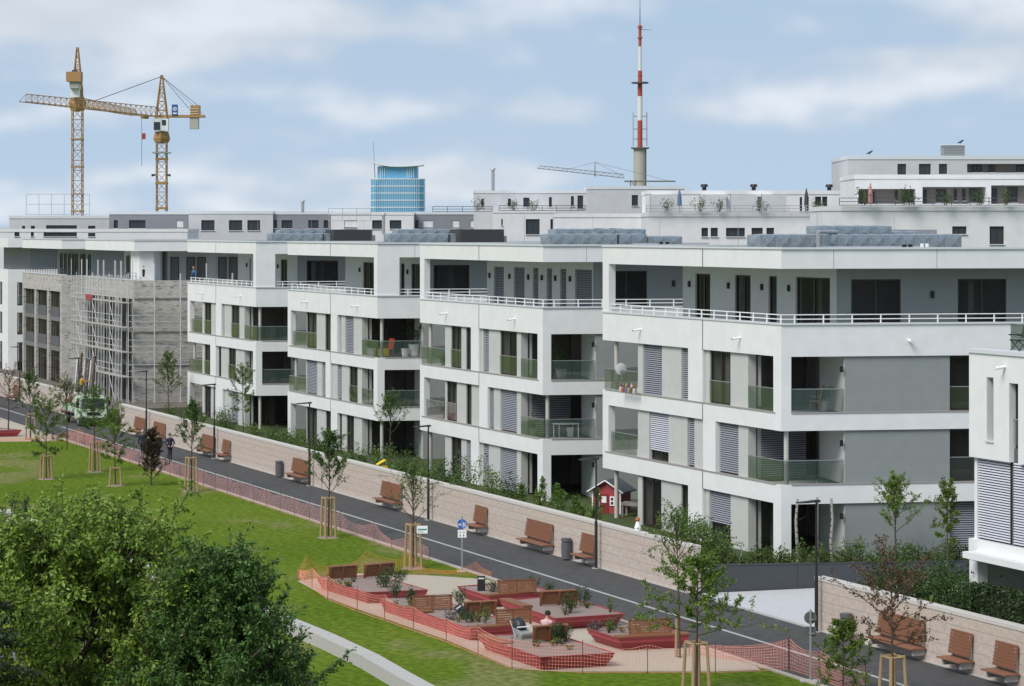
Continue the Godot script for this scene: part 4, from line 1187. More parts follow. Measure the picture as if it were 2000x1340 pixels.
	for q in [Vector3(-9, 31.6, 0), Vector3(8, 30.0, 0), Vector3(20, 28.9, 0)]:
		tube_part("tie_bar", M.concrete_grey, o, Vector3(0, 33.9, 0), q, 0.04, 0.04, 4)
	# radio mast: concrete shaft, red and white steel mast with platforms
	o = thing("radio_mast", "red and white striped radio mast on a grey concrete shaft", "tower", P(45.0, 900.0))
	tube_part("shaft", M.concrete, o, Vector3.ZERO, Vector3(0, 44.2, 0), 2.3, 2.25, 24)
	tube_part("cable_duct", M.anthracite, o, Vector3(2.0, 0, 1.2), Vector3(2.0, 44, 1.2), 0.2)
	var red := mat(0.42, 0.075, 0.045, 0.6); var wh := mat(0.72, 0.72, 0.72, 0.6)
	for q in [[44.2, 54.0, 0.9, red], [54.0, 62.5, 0.9, wh], [62.5, 67.3, 0.85, red], [67.3, 71.5, 0.75, red], [71.5, 80.0, 0.62, wh], [80.0, 87.5, 0.55, red]]:
		tube_part("mast_section", q[3], o, Vector3(0, q[0], 0), Vector3(0, q[1], 0), q[2], q[2] * 0.97, 14)
	for q in [[44.0, 3.2], [67.0, 3.0], [82.8, 0.9], [86.6, 0.9], [69.5, 0.85]]:
		tube_part("platform", M.anthracite if q[1] > 1.0 else red, o, Vector3(0, q[0], 0), Vector3(0, q[0] + 0.5, 0), q[1], q[1], 20)
	for s in [-1.0, 1.0]:
		tube_part("antenna", red if s > 0 else M.steel, o, Vector3(s * 2.4, 45.0, 0), Vector3(s * 2.4, 57.0, 0), 0.14)
		for y in [47.5, 51.0, 55.5]:
			tube_part("antenna_arm", M.lamp, o, Vector3(0, y, 0), Vector3(s * 2.4, y, 0), 0.1)
	tube_part("top_antenna", M.lamp, o, Vector3(0, 87.5, 0), Vector3(0, 99.0, 0), 0.16, 0.06)
	tube_part("side_antenna", M.lamp, o, Vector3(0, 86, 0), Vector3(4.2, 85.8, 0), 0.1, 0.05)
	# blue glass tower
	o = thing("glass_tower", "round cornered blue glass office tower with a white swept roof", "tower", P(-53.4, 1200.0))
	var blue := mat(0.13, 0.37, 0.6, 0.12)
	var oval := func(rx: float, rz: float) -> PackedVector2Array:
		var r := PackedVector2Array()
		for i in 32:
			var t := TAU * i / 32
			r.append(Vector2(signf(cos(t)) * pow(absf(cos(t)), 0.5) * rx, signf(sin(t)) * pow(absf(sin(t)), 0.5) * rz))
		return r
	for k in 12:
		prism_part("glass_storey", blue, o, oval.call(12.7, 9.0), k * 3.3, k * 3.3 + 2.95)
		prism_part("spandrel_band", M.rail, o, oval.call(12.85, 9.15), k * 3.3 + 2.95, k * 3.3 + 3.3)
	for k in 22:
		var x := -11.0 + k
		piece("mullion", M.rail, o, Vector3(x, 19.8, 9.05 - absf(x) * 0.03), Vector3(0.1, 39.6, 0.4))
	prism_part("glass_storey", blue, o, oval.call(9.6, 7.0), 39.6, 45.4)
	for x in [-8.0, -7.0, -6.0, 4.5, 5.5, 6.5, 7.5]:
		piece("mullion", M.rail, o, Vector3(x, 42.5, 7.0), Vector3(0.2, 4.6, 0.3))
	st = begin()
	for i in 16:
		var a := -14.0 + i * 1.62; var b := a + 1.62
		var ya := 45.6 + pow((a + 0.0) / 14.0, 2.0) * (2.6 if a < 0 else 1.0); var yb := 45.6 + pow(b / 14.0, 2.0) * (2.6 if b < 0 else 1.0)
		hexa(st, [Vector3(a, ya - 0.5, -9), Vector3(a, ya - 0.5, 9), Vector3(b, yb - 0.5, 9), Vector3(b, yb - 0.5, -9), Vector3(a, ya, -9), Vector3(a, ya, 9), Vector3(b, yb, 9), Vector3(b, yb, -9)])
	done(st, "swept_roof", M.rail, o)
	tube_part("roof_mast", M.steel, o, Vector3(-10.8, 39, 0), Vector3(-11.6, 57.0, 0), 0.22, 0.12)

# ---------------------------------------------------------------- benches, lamps, bins, signs
func wall_bench(t0: float, t1: float, label: String) -> void:
	var o := thing("wall_bench", label, "bench", wall_point(minf(t0, t1), 0.0), YAW_WALL, "wooden benches hung on the garden wall")
	var l := absf(t1 - t0)
	for i in 5:
		piece("seat_slat", M.bench_wood, o, Vector3(l / 2, 0.45, -0.1 - i * 0.125), Vector3(l + 0.1, 0.05, 0.11))
	var lean := Basis(Vector3.RIGHT, -0.16)
	for i in 7:
		piece("back_slat", M.bench_wood, o, Vector3(l / 2, 0.64 + i * 0.117, -0.2 + i * 0.02), Vector3(l, 0.104, 0.045), lean)
	for x in [0.12, l - 0.12]:
		box_part("bracket", M.concrete, o, x - 0.05, x + 0.05, 0.2, 0.42, -0.5, -0.02)
		box_part("back_support", M.steel, o, x - 0.03, x + 0.03, 0.5, 1.3, -0.12, -0.03)

func lamp_post(t: float, label: String) -> void:
	var o := thing("street_lamp", label, "lamp post", wall_point(t, 0.28), YAW_WALL, "dark street lamps along the wall")
	tube_part("base_plate", M.line, o, Vector3.ZERO, Vector3(0, 0.03, 0), 0.2, 0.2, 12)
	tube_part("lower_post", M.lamp, o, Vector3.ZERO, Vector3(0, 2.1, 0), 0.07, 0.07, 10)
	tube_part("upper_post", M.lamp, o, Vector3(0, 2.1, 0), Vector3(0, 4.95, 0), 0.045, 0.04, 10)
	var st := begin()
	hexa(st, [Vector3(-0.1, 4.86, -0.85), Vector3(-0.14, 4.86, 0.1), Vector3(0.14, 4.86, 0.1), Vector3(0.1, 4.86, -0.85), Vector3(-0.08, 4.89, -0.85), Vector3(-0.12, 4.95, 0.1), Vector3(0.12, 4.95, 0.1), Vector3(0.08, 4.89, -0.85)])
	var head := done(st, "lamp_head", M.lamp, o)
	box_part("lens", M.cap, head, -0.08, 0.08, 4.845, 4.858, -0.78, -0.3)

func litter_bin(t: float, label: String) -> void:
	var o := thing("litter_bin", label, "bin", wall_point(t, 0.3), YAW_WALL, "dark litter bins at the wall")
	var st := begin()
	lathe(st, [Vector2(0.0, 0.06), Vector2(0.22, 0.06), Vector2(0.23, 0.8), Vector2(0.2, 0.82)], 16)
	done(st, "drum", M.anthracite, o)
	st = begin()
	lathe(st, [Vector2(0.23, 0.86), Vector2(0.23, 1.0), Vector2(0.0, 1.03)], 16)
	done(st, "hood", M.anthracite, o)
	tube_part("post", M.lamp, o, Vector3(0.2, 0, 0.1), Vector3(0.2, 1.0, 0.1), 0.03)
	tube_part("liner", M.black, o, Vector3(0, 0.78, 0), Vector3(0, 0.88, 0), 0.19, 0.19, 12)

func disc(st: SurfaceTool, c: Vector3, r: float, th: float, n := 28) -> void:
	tube(st, c, c + Vector3(0, 0, th), r, r, n)

func street_furniture() -> void:
	var near := ["next to the last lamp before the truck", "second from the truck, under the scaffolded house end", "wide, before the lamp of the scaffold side villa", "narrow, right of the lamp at the scaffold side villa", "wide, beside the litter bin below the orange chair", "wide, left of the lamp behind the notice board", "narrow single, behind the round blue sign", "wide, between round blue sign and litter bin", "narrow single, between litter bin and lamp", "wide, behind the reddish young tree", "narrow, first past the reddish young tree", "narrow, second past the reddish young tree", "below the finished brick house, far one", "below the finished brick house, near the site gate"]
	var bt := [[81.1, 78.1], [75.8, 72.8], [63.4, 60.4], [58.5, 56.9], [43.8, 40.8], [28.2, 25.2], [14.7, 13.2], [8.2, 5.2], [1.95, 0.45], [-23.8, -26.8], [-28.5, -29.8], [-31.2, -32.5], [123.4, 121.0], [103.4, 101.4]]
	for i in bt.size():
		wall_bench(bt[i][0], bt[i][1], "reddish wooden slatted wall bench, " + near[i])
	var lamps := [[120.0, "in front of the finished brick house"], [98.0, "at the corner of the scaffold, beyond the truck"], [77.2, "between the two benches nearest the truck"], [59.9, "below the villa beside the scaffolding"], [40.1, "below the villa with the orange balcony chair"], [20.7, "behind the tree with the notice board"], [0.0, "in front of the red playhouse"], [-19.6, "at the end of the wall by the driveway"]]
	for q in lamps:
		lamp_post(q[0], "slim dark street lamp with flat head " + q[1])
	for q in [[45.9, "left of a wide bench below the orange chair villa"], [3.2, "between two benches near the round blue sign"], [-21.8, "at the wall across the driveway from the slate wall"]]:
		litter_bin(q[0], "dark grey round litter bin " + q[1])
	# shared path sign
	var o := thing("path_sign", "round blue shared path sign with white plate on a steel pole", "sign", P(-2.2, 112.9))
	tube_part("pole", M.steel, o, Vector3.ZERO, Vector3(0, 2.45, 0), 0.035)
	tube_part("foot", M.concrete, o, Vector3.ZERO, Vector3(0, 0.03, 0), 0.25, 0.25, 10)
	var st := begin()
	disc(st, Vector3(0, 2.1, 0.04), 0.21, 0.02)
	var d := done(st, "disc", mat(0.01, 0.1, 0.42, 0.4), o)
	st = begin()
	box(st, -0.006, 0.006, 1.92, 2.28, 0.06, 0.064)
	# bicycle on the left half: wheels as rings, frame
	for c in [Vector2(-0.155, 2.06), Vector2(-0.06, 2.06)]:
		for i in 14:
			var t0 := TAU * i / 14; var t1 := TAU * (i + 1) / 14
			quad(st, Vector3(c.x + cos(t0) * 0.042, c.y + sin(t0) * 0.042, 0.064), Vector3(c.x + cos(t0) * 0.03, c.y + sin(t0) * 0.03, 0.064), Vector3(c.x + cos(t1) * 0.03, c.y + sin(t1) * 0.03, 0.064), Vector3(c.x + cos(t1) * 0.042, c.y + sin(t1) * 0.042, 0.064))
	tube(st, Vector3(-0.155, 2.06, 0.064), Vector3(-0.12, 2.13, 0.064), 0.006, 0.006, 4)
	tube(st, Vector3(-0.12, 2.13, 0.064), Vector3(-0.07, 2.13, 0.064), 0.006, 0.006, 4)
	tube(st, Vector3(-0.07, 2.14, 0.064), Vector3(-0.06, 2.06, 0.064), 0.006, 0.006, 4)
	tube(st, Vector3(-0.12, 2.12, 0.064), Vector3(-0.105, 2.06, 0.064), 0.006, 0.006, 4)
	# adult and child on the right half
	for q in [[0.075, 2.0, 1.0], [0.14, 2.02, 0.7]]:
		var s: float = q[2]
		disc(st, Vector3(q[0], q[1] + 0.17 * s, 0.062), 0.022 * s, 0.004, 10)
		box(st, q[0] - 0.022 * s, q[0] + 0.022 * s, q[1] + 0.05 * s, q[1] + 0.145 * s, 0.062, 0.066)
		box(st, q[0] - 0.02 * s, q[0] - 0.004 * s, q[1] - 0.05 * s, q[1] + 0.05 * s, 0.062, 0.066)
		box(st, q[0] + 0.004 * s, q[0] + 0.02 * s, q[1] - 0.05 * s, q[1] + 0.05 * s, 0.062, 0.066)
	done(st, "pictogram", M.rail, d)
	var pl := box_part("plate", M.rail, o, -0.19, 0.19, 1.5, 1.84, 0.04, 0.055)
	st = begin()
	for x in [-0.09, 0.07]:
		for c in [Vector2(x - 0.03, 1.74), Vector2(x + 0.03, 1.74)]:
			disc(st, Vector3(c.x, c.y, 0.056), 0.022, 0.003, 10)
		box(st, x - 0.01, x + 0.01, 1.56, 1.68, 0.056, 0.06)
		tri(st, Vector3(x - 0.035, 1.6, 0.06), Vector3(x, 1.53, 0.06), Vector3(x + 0.035, 1.6, 0.06))
	done(st, "plate_print", M.black, pl)
	# sign seen from behind
	o = thing("path_sign", "round sign and square plate seen from behind on a steel pole", "sign", P(9.95, 85.3))
	tube_part("pole", M.steel, o, Vector3.ZERO, Vector3(0, 2.4, 0), 0.035)
	box_part("foot", M.concrete, o, -0.35, 0.3, 0.0, 0.05, -0.2, 0.2)
	st = begin()
	disc(st, Vector3(0, 2.12, -0.06), 0.21, 0.02)
	done(st, "disc", M.anthracite, o)
	box_part("plate", M.anthracite, o, -0.19, 0.19, 1.5, 1.82, -0.06, -0.045)
	for y in [1.6, 2.06]:
		piece("clamp", M.steel, o, Vector3(0.03, y, 0.0), Vector3(0.16, 0.04, 0.09))
	# lamp bollards in the planting beds
	o = thing("light_bollard", "short dark upright light bollard in the bed beside a shrub", "bollard", P(-1.24, 103.4, 0.46))
	box_part("post", M.lamp, o, -0.16, 0.16, 0.0, 0.62, -0.06, 0.06)
	box_part("lens", M.cap, o, -0.12, 0.12, 0.5, 0.56, 0.06, 0.065)
	o = thing("light_bollard", "dark light bollard leaning over in the bed with dark bench back", "bollard", P(-1.7, 96.1, 0.46))
	o.rotation.z = 0.62
	box_part("post", M.lamp, o, -0.16, 0.16, 0.0, 0.62, -0.06, 0.06)
	box_part("lens", M.cap, o, -0.12, 0.12, 0.5, 0.56, 0.06, 0.065)

# ---------------------------------------------------------------- red planters with wooden benches
func planter(label: String, q: Array, seats: Array) -> Node3D:
	var mid := Vector2.ZERO
	for p in q: mid += Vector2(p[0], p[1]) / 4.0
	var o := thing("planter", label, "planter", P(mid.x, mid.y), 0.0, "red planters on the gravel square")
	var top := []; var bot := []; var inn := []
	for p in q:
		var v := Vector2(p[0], p[1]) - mid
		top.append(v); bot.append(v - v.normalized() * 0.42); inn.append(v - v.normalized() * 0.1)
	var st := begin()
	for i in 4:
		var j := (i + 1) % 4
		quad(st, P(bot[i].x, bot[i].y, 0.0), P(top[i].x, top[i].y, 0.5), P(top[j].x, top[j].y, 0.5), P(bot[j].x, bot[j].y, 0.0))
		quad(st, P(top[i].x, top[i].y, 0.5), P(inn[i].x, inn[i].y, 0.5), P(inn[j].x, inn[j].y, 0.5), P(top[j].x, top[j].y, 0.5))
		quad(st, P(inn[i].x, inn[i].y, 0.5), P(inn[i].x, inn[i].y, 0.3), P(inn[j].x, inn[j].y, 0.3), P(inn[j].x, inn[j].y, 0.5))
	quad(st, P(bot[0].x, bot[0].y, 0.0), P(bot[1].x, bot[1].y, 0.0), P(bot[2].x, bot[2].y, 0.0), P(bot[3].x, bot[3].y, 0.0))
	done(st, "trough", M.red, o)
	# slightly uneven soil
	st = begin()
	var n := 14
	var hz := FastNoiseLite.new(); hz.seed = 3; hz.frequency = 0.9
	for i in n:
		for j in n:
			var c := []
			for k in [[0, 0], [1, 0], [1, 1], [0, 1]]:
				var a := float(i + k[0]) / n; var b := float(j + k[1]) / n
				var e: Vector2 = (inn[0] as Vector2).lerp(inn[1], a).lerp((inn[3] as Vector2).lerp(inn[2], a), b)
				c.append(P(e.x, e.y, 0.47 + 0.03 * hz.get_noise_2d(e.x + mid.x, e.y + mid.y)))
			quad(st, c[0], c[3], c[2], c[1])
	done(st, "soil", M.soil, o)
	for s in seats:   # wooden seat boards along an edge: [edge, from, to]
		var a: Vector2 = (top[s[0]] as Vector2).lerp(top[(s[0] + 1) % 4], s[1])
		var b: Vector2 = (top[s[0]] as Vector2).lerp(top[(s[0] + 1) % 4], s[2])
		var along := (b - a).normalized()
		var inw := along.orthogonal()
		if inw.dot(-(a + b)) < 0.0: inw = -inw
		for k in 4:
			var p0 := a + inw * (0.005 + k * 0.115); var p1 := b + inw * (0.005 + k * 0.115)
			prism_part("seat_board", M.cedar, o, plan([p0, p1, p1 + inw * 0.105, p0 + inw * 0.105]), 0.503, 0.55)
	return o

func bench_back(label: String, a: Array, b: Array, dark: bool) -> void:
	var p := Vector2(a[0], a[1]); var q := Vector2(b[0], b[1])
	var o := thing("bench_backrest", label, "bench", P(p.x, p.y, 0.45), atan2(q.y - p.y, q.x - p.x))
	var l := p.distance_to(q)
	var lean := Basis(Vector3.RIGHT, 0.3 if dark else -0.14)
	for i in 6:
		piece("slat", M.cedar, o, Vector3(l / 2, 0.12 + i * 0.085, (0.01 if dark else -0.01) * i), Vector3(l, 0.072, 0.04), lean)
	for x in [0.06, l / 2, l - 0.06]:
		piece("batten", M.cedar, o, Vector3(x, 0.3, 0.06 if dark else -0.06), Vector3(0.08, 0.58, 0.05), lean)
	piece("top_rail", M.cedar, o, Vector3(l / 2, 0.605, 0.07 if dark else -0.07), Vector3(l + 0.02, 0.035, 0.12), lean)

func planters() -> void:
	planter("red planter with two dark bench backs standing at its rear", [[-8.23, 107.41], [-5.86, 102.84], [-3.38, 103.57], [-5.74, 108.14]], [])
	planter("long red planter with slatted bench backs and a leaning bollard", [[-5.26, 101.16], [-1.49, 93.43], [0.38, 94.28], [-3.39, 102.01]], [[1, 0.0, 1.0], [0, 0.3, 0.5]])
	planter("red planter with upright bollard and one slatted bench", [[-2.27, 104.62], [-0.92, 101.71], [1.6, 103.22], [0.25, 106.12]], [[1, 0.0, 0.75]])
	planter("red planter with wooden tip and white flowers, behind the seated person", [[-0.5, 100.83], [1.63, 95.94], [4.28, 97.11], [2.15, 102.0]], [[0, 0.0, 0.42]])
	planter("red planter with wooden tip and yellowish plants, next to the stroller", [[-1.23, 91.83], [0.97, 87.14], [3.56, 88.09], [1.36, 92.78]], [[0, 0.0, 0.4]])
	planter("red planter with slatted bench beside the thin tree and the path", [[2.69, 93.55], [3.79, 91.23], [6.42, 92.01], [5.33, 94.32]], [[1, 0.0, 1.0]])
	planter("red planter on the far square beside the bare reddish tree", [[-44, 188.5], [-40.5, 185.4], [-35.8, 187.0], [-39, 190.5]], [])
	bench_back("slatted bench back facing the viewer, on the planter with the upright bollard", [-0.57, 102.26], [0.99, 102.69], false)
	bench_back("slatted bench back facing the viewer, on the planter beside the path", [4.19, 91.89], [5.76, 92.24], false)
	bench_back("slatted bench back facing the viewer, middle of the long planter", [-3.8, 97.84], [-2.28, 98.24], false)
	bench_back("slatted bench back facing the viewer, on the end of the long planter by the stroller", [-0.6, 94.28], [0.75, 94.8], false)
	bench_back("dark bench back seen from behind, next to the leaning bollard", [-1.83, 96.28], [-0.6, 96.75], true)
	bench_back("dark bench back seen from behind, one of two on a planter, farther from the path", [-7.64, 106.46], [-6.5, 107.1], true)
	bench_back("dark bench back seen from behind, one of two on a planter, closer to the path", [-6.21, 107.09], [-5.0, 107.95], true)
	bench_back("brown bench back seen from behind, on the planter with white flowers", [1.07, 99.18], [2.55, 99.65], true)
	bench_back("brown bench back seen from behind, behind which the person sits", [0.72, 90.4], [1.95, 90.9], true)
	bench_back("brown bench back on the far square planter", [-42.5, 188.0], [-38.2, 188.6], true)

# ---------------------------------------------------------------- netting
func net(called: String, label: String, pts: Array, m: Material, spacing := 0.085, rods := true) -> void:
	var o := thing(called, label, "net fence", P(pts[0][0], pts[0][1]))
	var org := P(pts[0][0], pts[0][1])
	var st := begin()
	var r := 0.0048 if m == M.net else 0.004
	for i in pts.size() - 1:
		var a := P(pts[i][0], pts[i][1]) - org; var b := P(pts[i + 1][0], pts[i + 1][1]) - org
		var ha: float = pts[i][2]; var hb: float = pts[i + 1][2]
		var l := a.distance_to(b)
		var nn := maxi(2, int(l / spacing))
		var rows := int(0.95 / spacing)
		var side := (b - a).normalized().cross(Vector3.UP)
		var sag := 0.12 + 0.1 * rng.randf()
		var bulge := (rng.randf() - 0.5) * 0.25
		var f := func(u: float, v: float) -> Vector3:
			var h := lerpf(ha, hb, u) * (1.0 - sag * 4.0 * u * (1.0 - u))
			return a.lerp(b, u) + Vector3(0, 0.02 + h * v, 0) + side * (bulge * sin(PI * u) * sin(PI * v) + 0.015 * sin(u * 23.0 + v * 9.0))
		for j in nn:
			var u := (j + 0.5) / nn
			var prev: Vector3 = f.call(u, 0.0)
			for k in range(1, 4):
				var cur: Vector3 = f.call(u, k / 3.0)
				tube(st, prev, cur, r, r, 3, false)
				prev = cur
		for k in rows + 1:
			var v := float(k) / rows
			var prev: Vector3 = f.call(0.0, v)
			var seg := maxi(3, int(l / 0.5))
			for j in range(1, seg + 1):
				var cur: Vector3 = f.call(float(j) / seg, v)
				tube(st, prev, cur, r * (1.5 if k == 0 or k == rows else 1.0), r, 3, false)
				prev = cur
	done(st, "mesh", m, o).set_meta("kind", "stuff")
	if rods:
		for p in pts:
			tube_part("rod", M.rod, o, P(p[0], p[1]) - org, P(p[0], p[1], p[2] + 0.12) - org, 0.014, 0.014, 5)

func nets() -> void:
	net("net_fence", "pink plastic net fence on rods in front of the planters", [[-9.2, 110.6, 0.35], [-8.4, 107.6, 0.85], [-7.5, 104.2, 0.95], [-6.1, 100.9, 0.9], [-4.9, 98.5, 1.0], [-3.7, 96.0, 0.9], [-2.4, 93.4, 0.85], [-1.2, 90.5, 1.0], [0.0, 87.7, 1.0], [2.4, 86.9, 1.0], [4.6, 86.85, 0.95], [6.9, 86.85, 0.95], [9.45, 87.5, 1.0]], M.net, 0.11)
	net("net_fence", "pink net fence end leading from the square towards the sign seen from behind", [[6.3, 91.0, 0.25], [9.5, 87.55, 1.05], [10.3, 85.6, 0.95], [11.4, 82.6, 0.95]], M.net, 0.11)
	var pts := []
	for i in 30:
		var t := 5.5 + i * 2.45
		var w := W(t, 6.12)
		pts.append([w.x, w.y, 0.95 if i > 4 else [0.55, 0.9, 0.35, 0.95, 0.6][i]])
	net("net_fence", "long pink net fence along the lawn edge of the path", pts, M.net_pink, 0.12)
	net("net_fence", "crumpled orange net heaped behind the planter with two bench backs", [[-9.3, 110.7, 0.3], [-8.9, 111.0, 0.95], [-8.0, 111.6, 0.3], [-7.2, 112.2, 0.35], [-6.4, 112.7, 0.95], [-5.2, 112.8, 0.5], [-4.6, 112.4, 0.95], [-3.9, 112.1, 0.25], [-2.6, 111.9, 0.15], [-1.6, 111.6, 0.6], [-0.9, 111.0, 0.2]], M.net_orange, 0.12, false)
	net("net_fence", "orange net lying round the far gravel square", [[-42, 183.6, 0.25], [-38, 183.0, 0.2], [-34, 182.7, 0.3], [-31.0, 183.0, 0.9], [-29.6, 181.5, 0.5]], M.net_orange, 0.1, false)

# ---------------------------------------------------------------- plants
class Leaves:
	var v := PackedVector3Array()
	var n := PackedVector3Array()
	var c := PackedColorArray()
	func add(p: Vector3, d: Vector3, side: Vector3, size: float, col: Color) -> void:
		var s := side * size * 0.24
		var tip := p + d * size
		var mid := p + d * size * 0.45
		var nn := (tip - p).cross(mid + s - p).normalized()
		v.append_array([p, mid + s, tip, p, tip, mid - s])
		n.append_array([nn, nn, nn, nn, nn, nn])
		c.append_array([col, col, col, col, col, col])
	func mesh() -> ArrayMesh:
		var a := []
		a.resize(Mesh.ARRAY_MAX)
		a[Mesh.ARRAY_VERTEX] = v; a[Mesh.ARRAY_NORMAL] = n; a[Mesh.ARRAY_COLOR] = c
		var m := ArrayMesh.new()
		m.add_surface_from_arrays(Mesh.PRIMITIVE_TRIANGLES, a)
		return m

func rand_dir(r: RandomNumberGenerator) -> Vector3:
	var z := r.randf() * 2.0 - 1.0; var t := r.randf() * TAU
	var q := sqrt(1.0 - z * z)
	return Vector3(q * cos(t), z, q * sin(t))

func tint(r: RandomNumberGenerator, a: Color, b: Color) -> Color:
	var c := a.lerp(b, r.randf())
	var k := 0.8 + 0.4 * r.randf()
	return Color(c.r * k, c.g * k, c.b * k)

# a tree: trunk with limbs, leaves set in tufts along the twigs of each limb
func tree(called: String, label: String, at: Vector3, h: float, clear: float, spread: float, limbs: int, leaves: int, leaf: float, a: Color, b: Color, style: String, group := "", trunk_r := 0.04, sd := 1) -> Node3D:
	var o := thing(called, label, "tree", at, 0.0, group)
	var r := RandomNumberGenerator.new(); r.seed = sd * 131 + 7
	var st := begin()
	var lean := Vector3(r.randf() - 0.5, 0, r.randf() - 0.5) * 0.05 * h
	tube(st, Vector3.ZERO, Vector3(0, clear, 0) + lean * 0.4, trunk_r, trunk_r * 0.75, 7)
	tube(st, Vector3(0, clear, 0) + lean * 0.4, Vector3(0, h * 0.94, 0) + lean, trunk_r * 0.75, trunk_r * 0.15, 6)
	var lv := Leaves.new()
	leaves = int(leaves * 1.8)
	leaf *= 0.85
	var per := leaves / float(limbs)
	for i in limbs:
		var t := (i + 0.5) / limbs
		var y := lerpf(clear, h * 0.9, pow(t, 0.85))
		var base := Vector3(0, y, 0) + lean * (y / h)
		var az := i * 2.39996 + r.randf() * 0.7
		var el: float; var ln: float
		match style:
			"upright":
				el = lerpf(0.75, 1.25, t) + (r.randf() - 0.5) * 0.3; ln = spread * lerpf(1.25, 0.5, t) * (0.8 + 0.4 * r.randf())
			"conical":
				el = lerpf(0.15, 0.8, t) + (r.randf() - 0.5) * 0.3; ln = spread * lerpf(1.0, 0.25, t) * (0.8 + 0.4 * r.randf())
			_:
				el = lerpf(0.1, 1.1, t) + (r.randf() - 0.5) * 0.4; ln = spread * (0.45 + 0.6 * sin(PI * (0.15 + 0.7 * t))) * (0.75 + 0.5 * r.randf())
		ln *= 0.85 + 0.55 * r.randf()
		var d := Vector3(cos(az) * cos(el), sin(el), sin(az) * cos(el))
		var pts := [base]
		for k in range(1, 5):
			pts.append(base + d * ln * k / 4.0 + Vector3(0, 0.1 * ln * pow(k / 4.0, 2.0), 0) + rand_dir(r) * ln * 0.04)
		for k in 4:
			tube(st, pts[k], pts[k + 1], trunk_r * (0.4 - k * 0.09), trunk_r * (0.31 - k * 0.08), 4, false)
		var twigs := 5
		for w in twigs:
			var u := 0.3 + 0.7 * (w + r.randf() * 0.8) / twigs
			var k := mini(3, int(u * 4.0))
			var p0: Vector3 = (pts[k] as Vector3).lerp(pts[k + 1], u * 4.0 - k)
			var td := (d * 0.9 + rand_dir(r) * 0.9 + Vector3(0, 0.25, 0)).normalized()
			var tl := ln * (0.2 + 0.3 * r.randf())
			tube(st, p0, p0 + td * tl, trunk_r * 0.1, trunk_r * 0.05, 3, false)
			for q in int(per / twigs + r.randf()):
				var s := r.randf()
				var p := p0 + td * tl * s + rand_dir(r) * leaf * 0.55
				var ld := (rand_dir(r) + td * 0.6 + Vector3(0, -0.15, 0)).normalized()
				lv.add(p, ld, ld.cross(rand_dir(r)).normalized(), leaf * (0.7 + 0.6 * r.randf()), tint(r, a, b))
	done(st, "trunk", M.bark, o)
	place("crown", lv.mesh(), M.leaf, o)
	return o

func stakes(label: String, at: Vector3, h: float, n := 4, rad := 0.4) -> void:
	var o := thing("tree_stakes", label, "tree stakes", at, 0.3, "wooden stake frames round the young trees")
	var top := []
	for i in n:
		var t := TAU * i / n + 0.6
		var b := Vector3(cos(t), 0, sin(t))
		top.append(b * rad * 0.78 + Vector3(0, h, 0))
		tube_part("stake", M.stake, o, b * rad, top[i], 0.06, 0.055, 8)
	for i in n:
		tube_part("cross_bar", M.stake, o, top[i] - Vector3(0, 0.06, 0), top[(i + 1) % n] - Vector3(0, 0.06, 0), 0.045, 0.045, 6)
	var st := begin()
	lathe(st, [Vector2(0.0, 0.07), Vector2(0.35, 0.05), Vector2(0.55, 0.0)], 14)
	done(st, "mulch", M.soil, o)

func bush(called: String, label: String, at: Vector3, rad: float, h: float, leaves: int, col: Color, leaf: float, group := "", sd := 0) -> void:
	var o := thing(called, label, "plant", at, 0.0, group)
	var r := RandomNumberGenerator.new(); r.seed = int(at.x * 97.0 + at.z * 31.0) + sd
	var st := begin()
	var lv := Leaves.new()
	var stems := 7 + int(rad * 4.0)
	for i in stems:
		var az := r.randf() * TAU; var q := sqrt(r.randf())
		var top := Vector3(cos(az) * rad * q, h * (0.55 + 0.45 * r.randf()) * (1.0 - 0.25 * q * q), sin(az) * rad * q)
		var foot := Vector3(top.x * 0.3, 0, top.z * 0.3)
		tube(st, foot, top, 0.012, 0.005, 3, false)
		for j in leaves / stems:
			var s := 0.12 + 0.88 * pow(r.randf(), 0.7)
			var p := foot.lerp(top, s) + rand_dir(r) * rad * (0.3 if leaves > 100 else 0.16)
			p.y = maxf(p.y, 0.03)
			var d := (rand_dir(r) + Vector3(0, 0.5, 0)).normalized()
			lv.add(p, d, d.cross(rand_dir(r)).normalized(), leaf * (0.7 + 0.6 * r.randf()), tint(r, col, col * 1.6))
	done(st, "stems", M.bark, o)
	place("foliage", lv.mesh(), M.leaf, o)

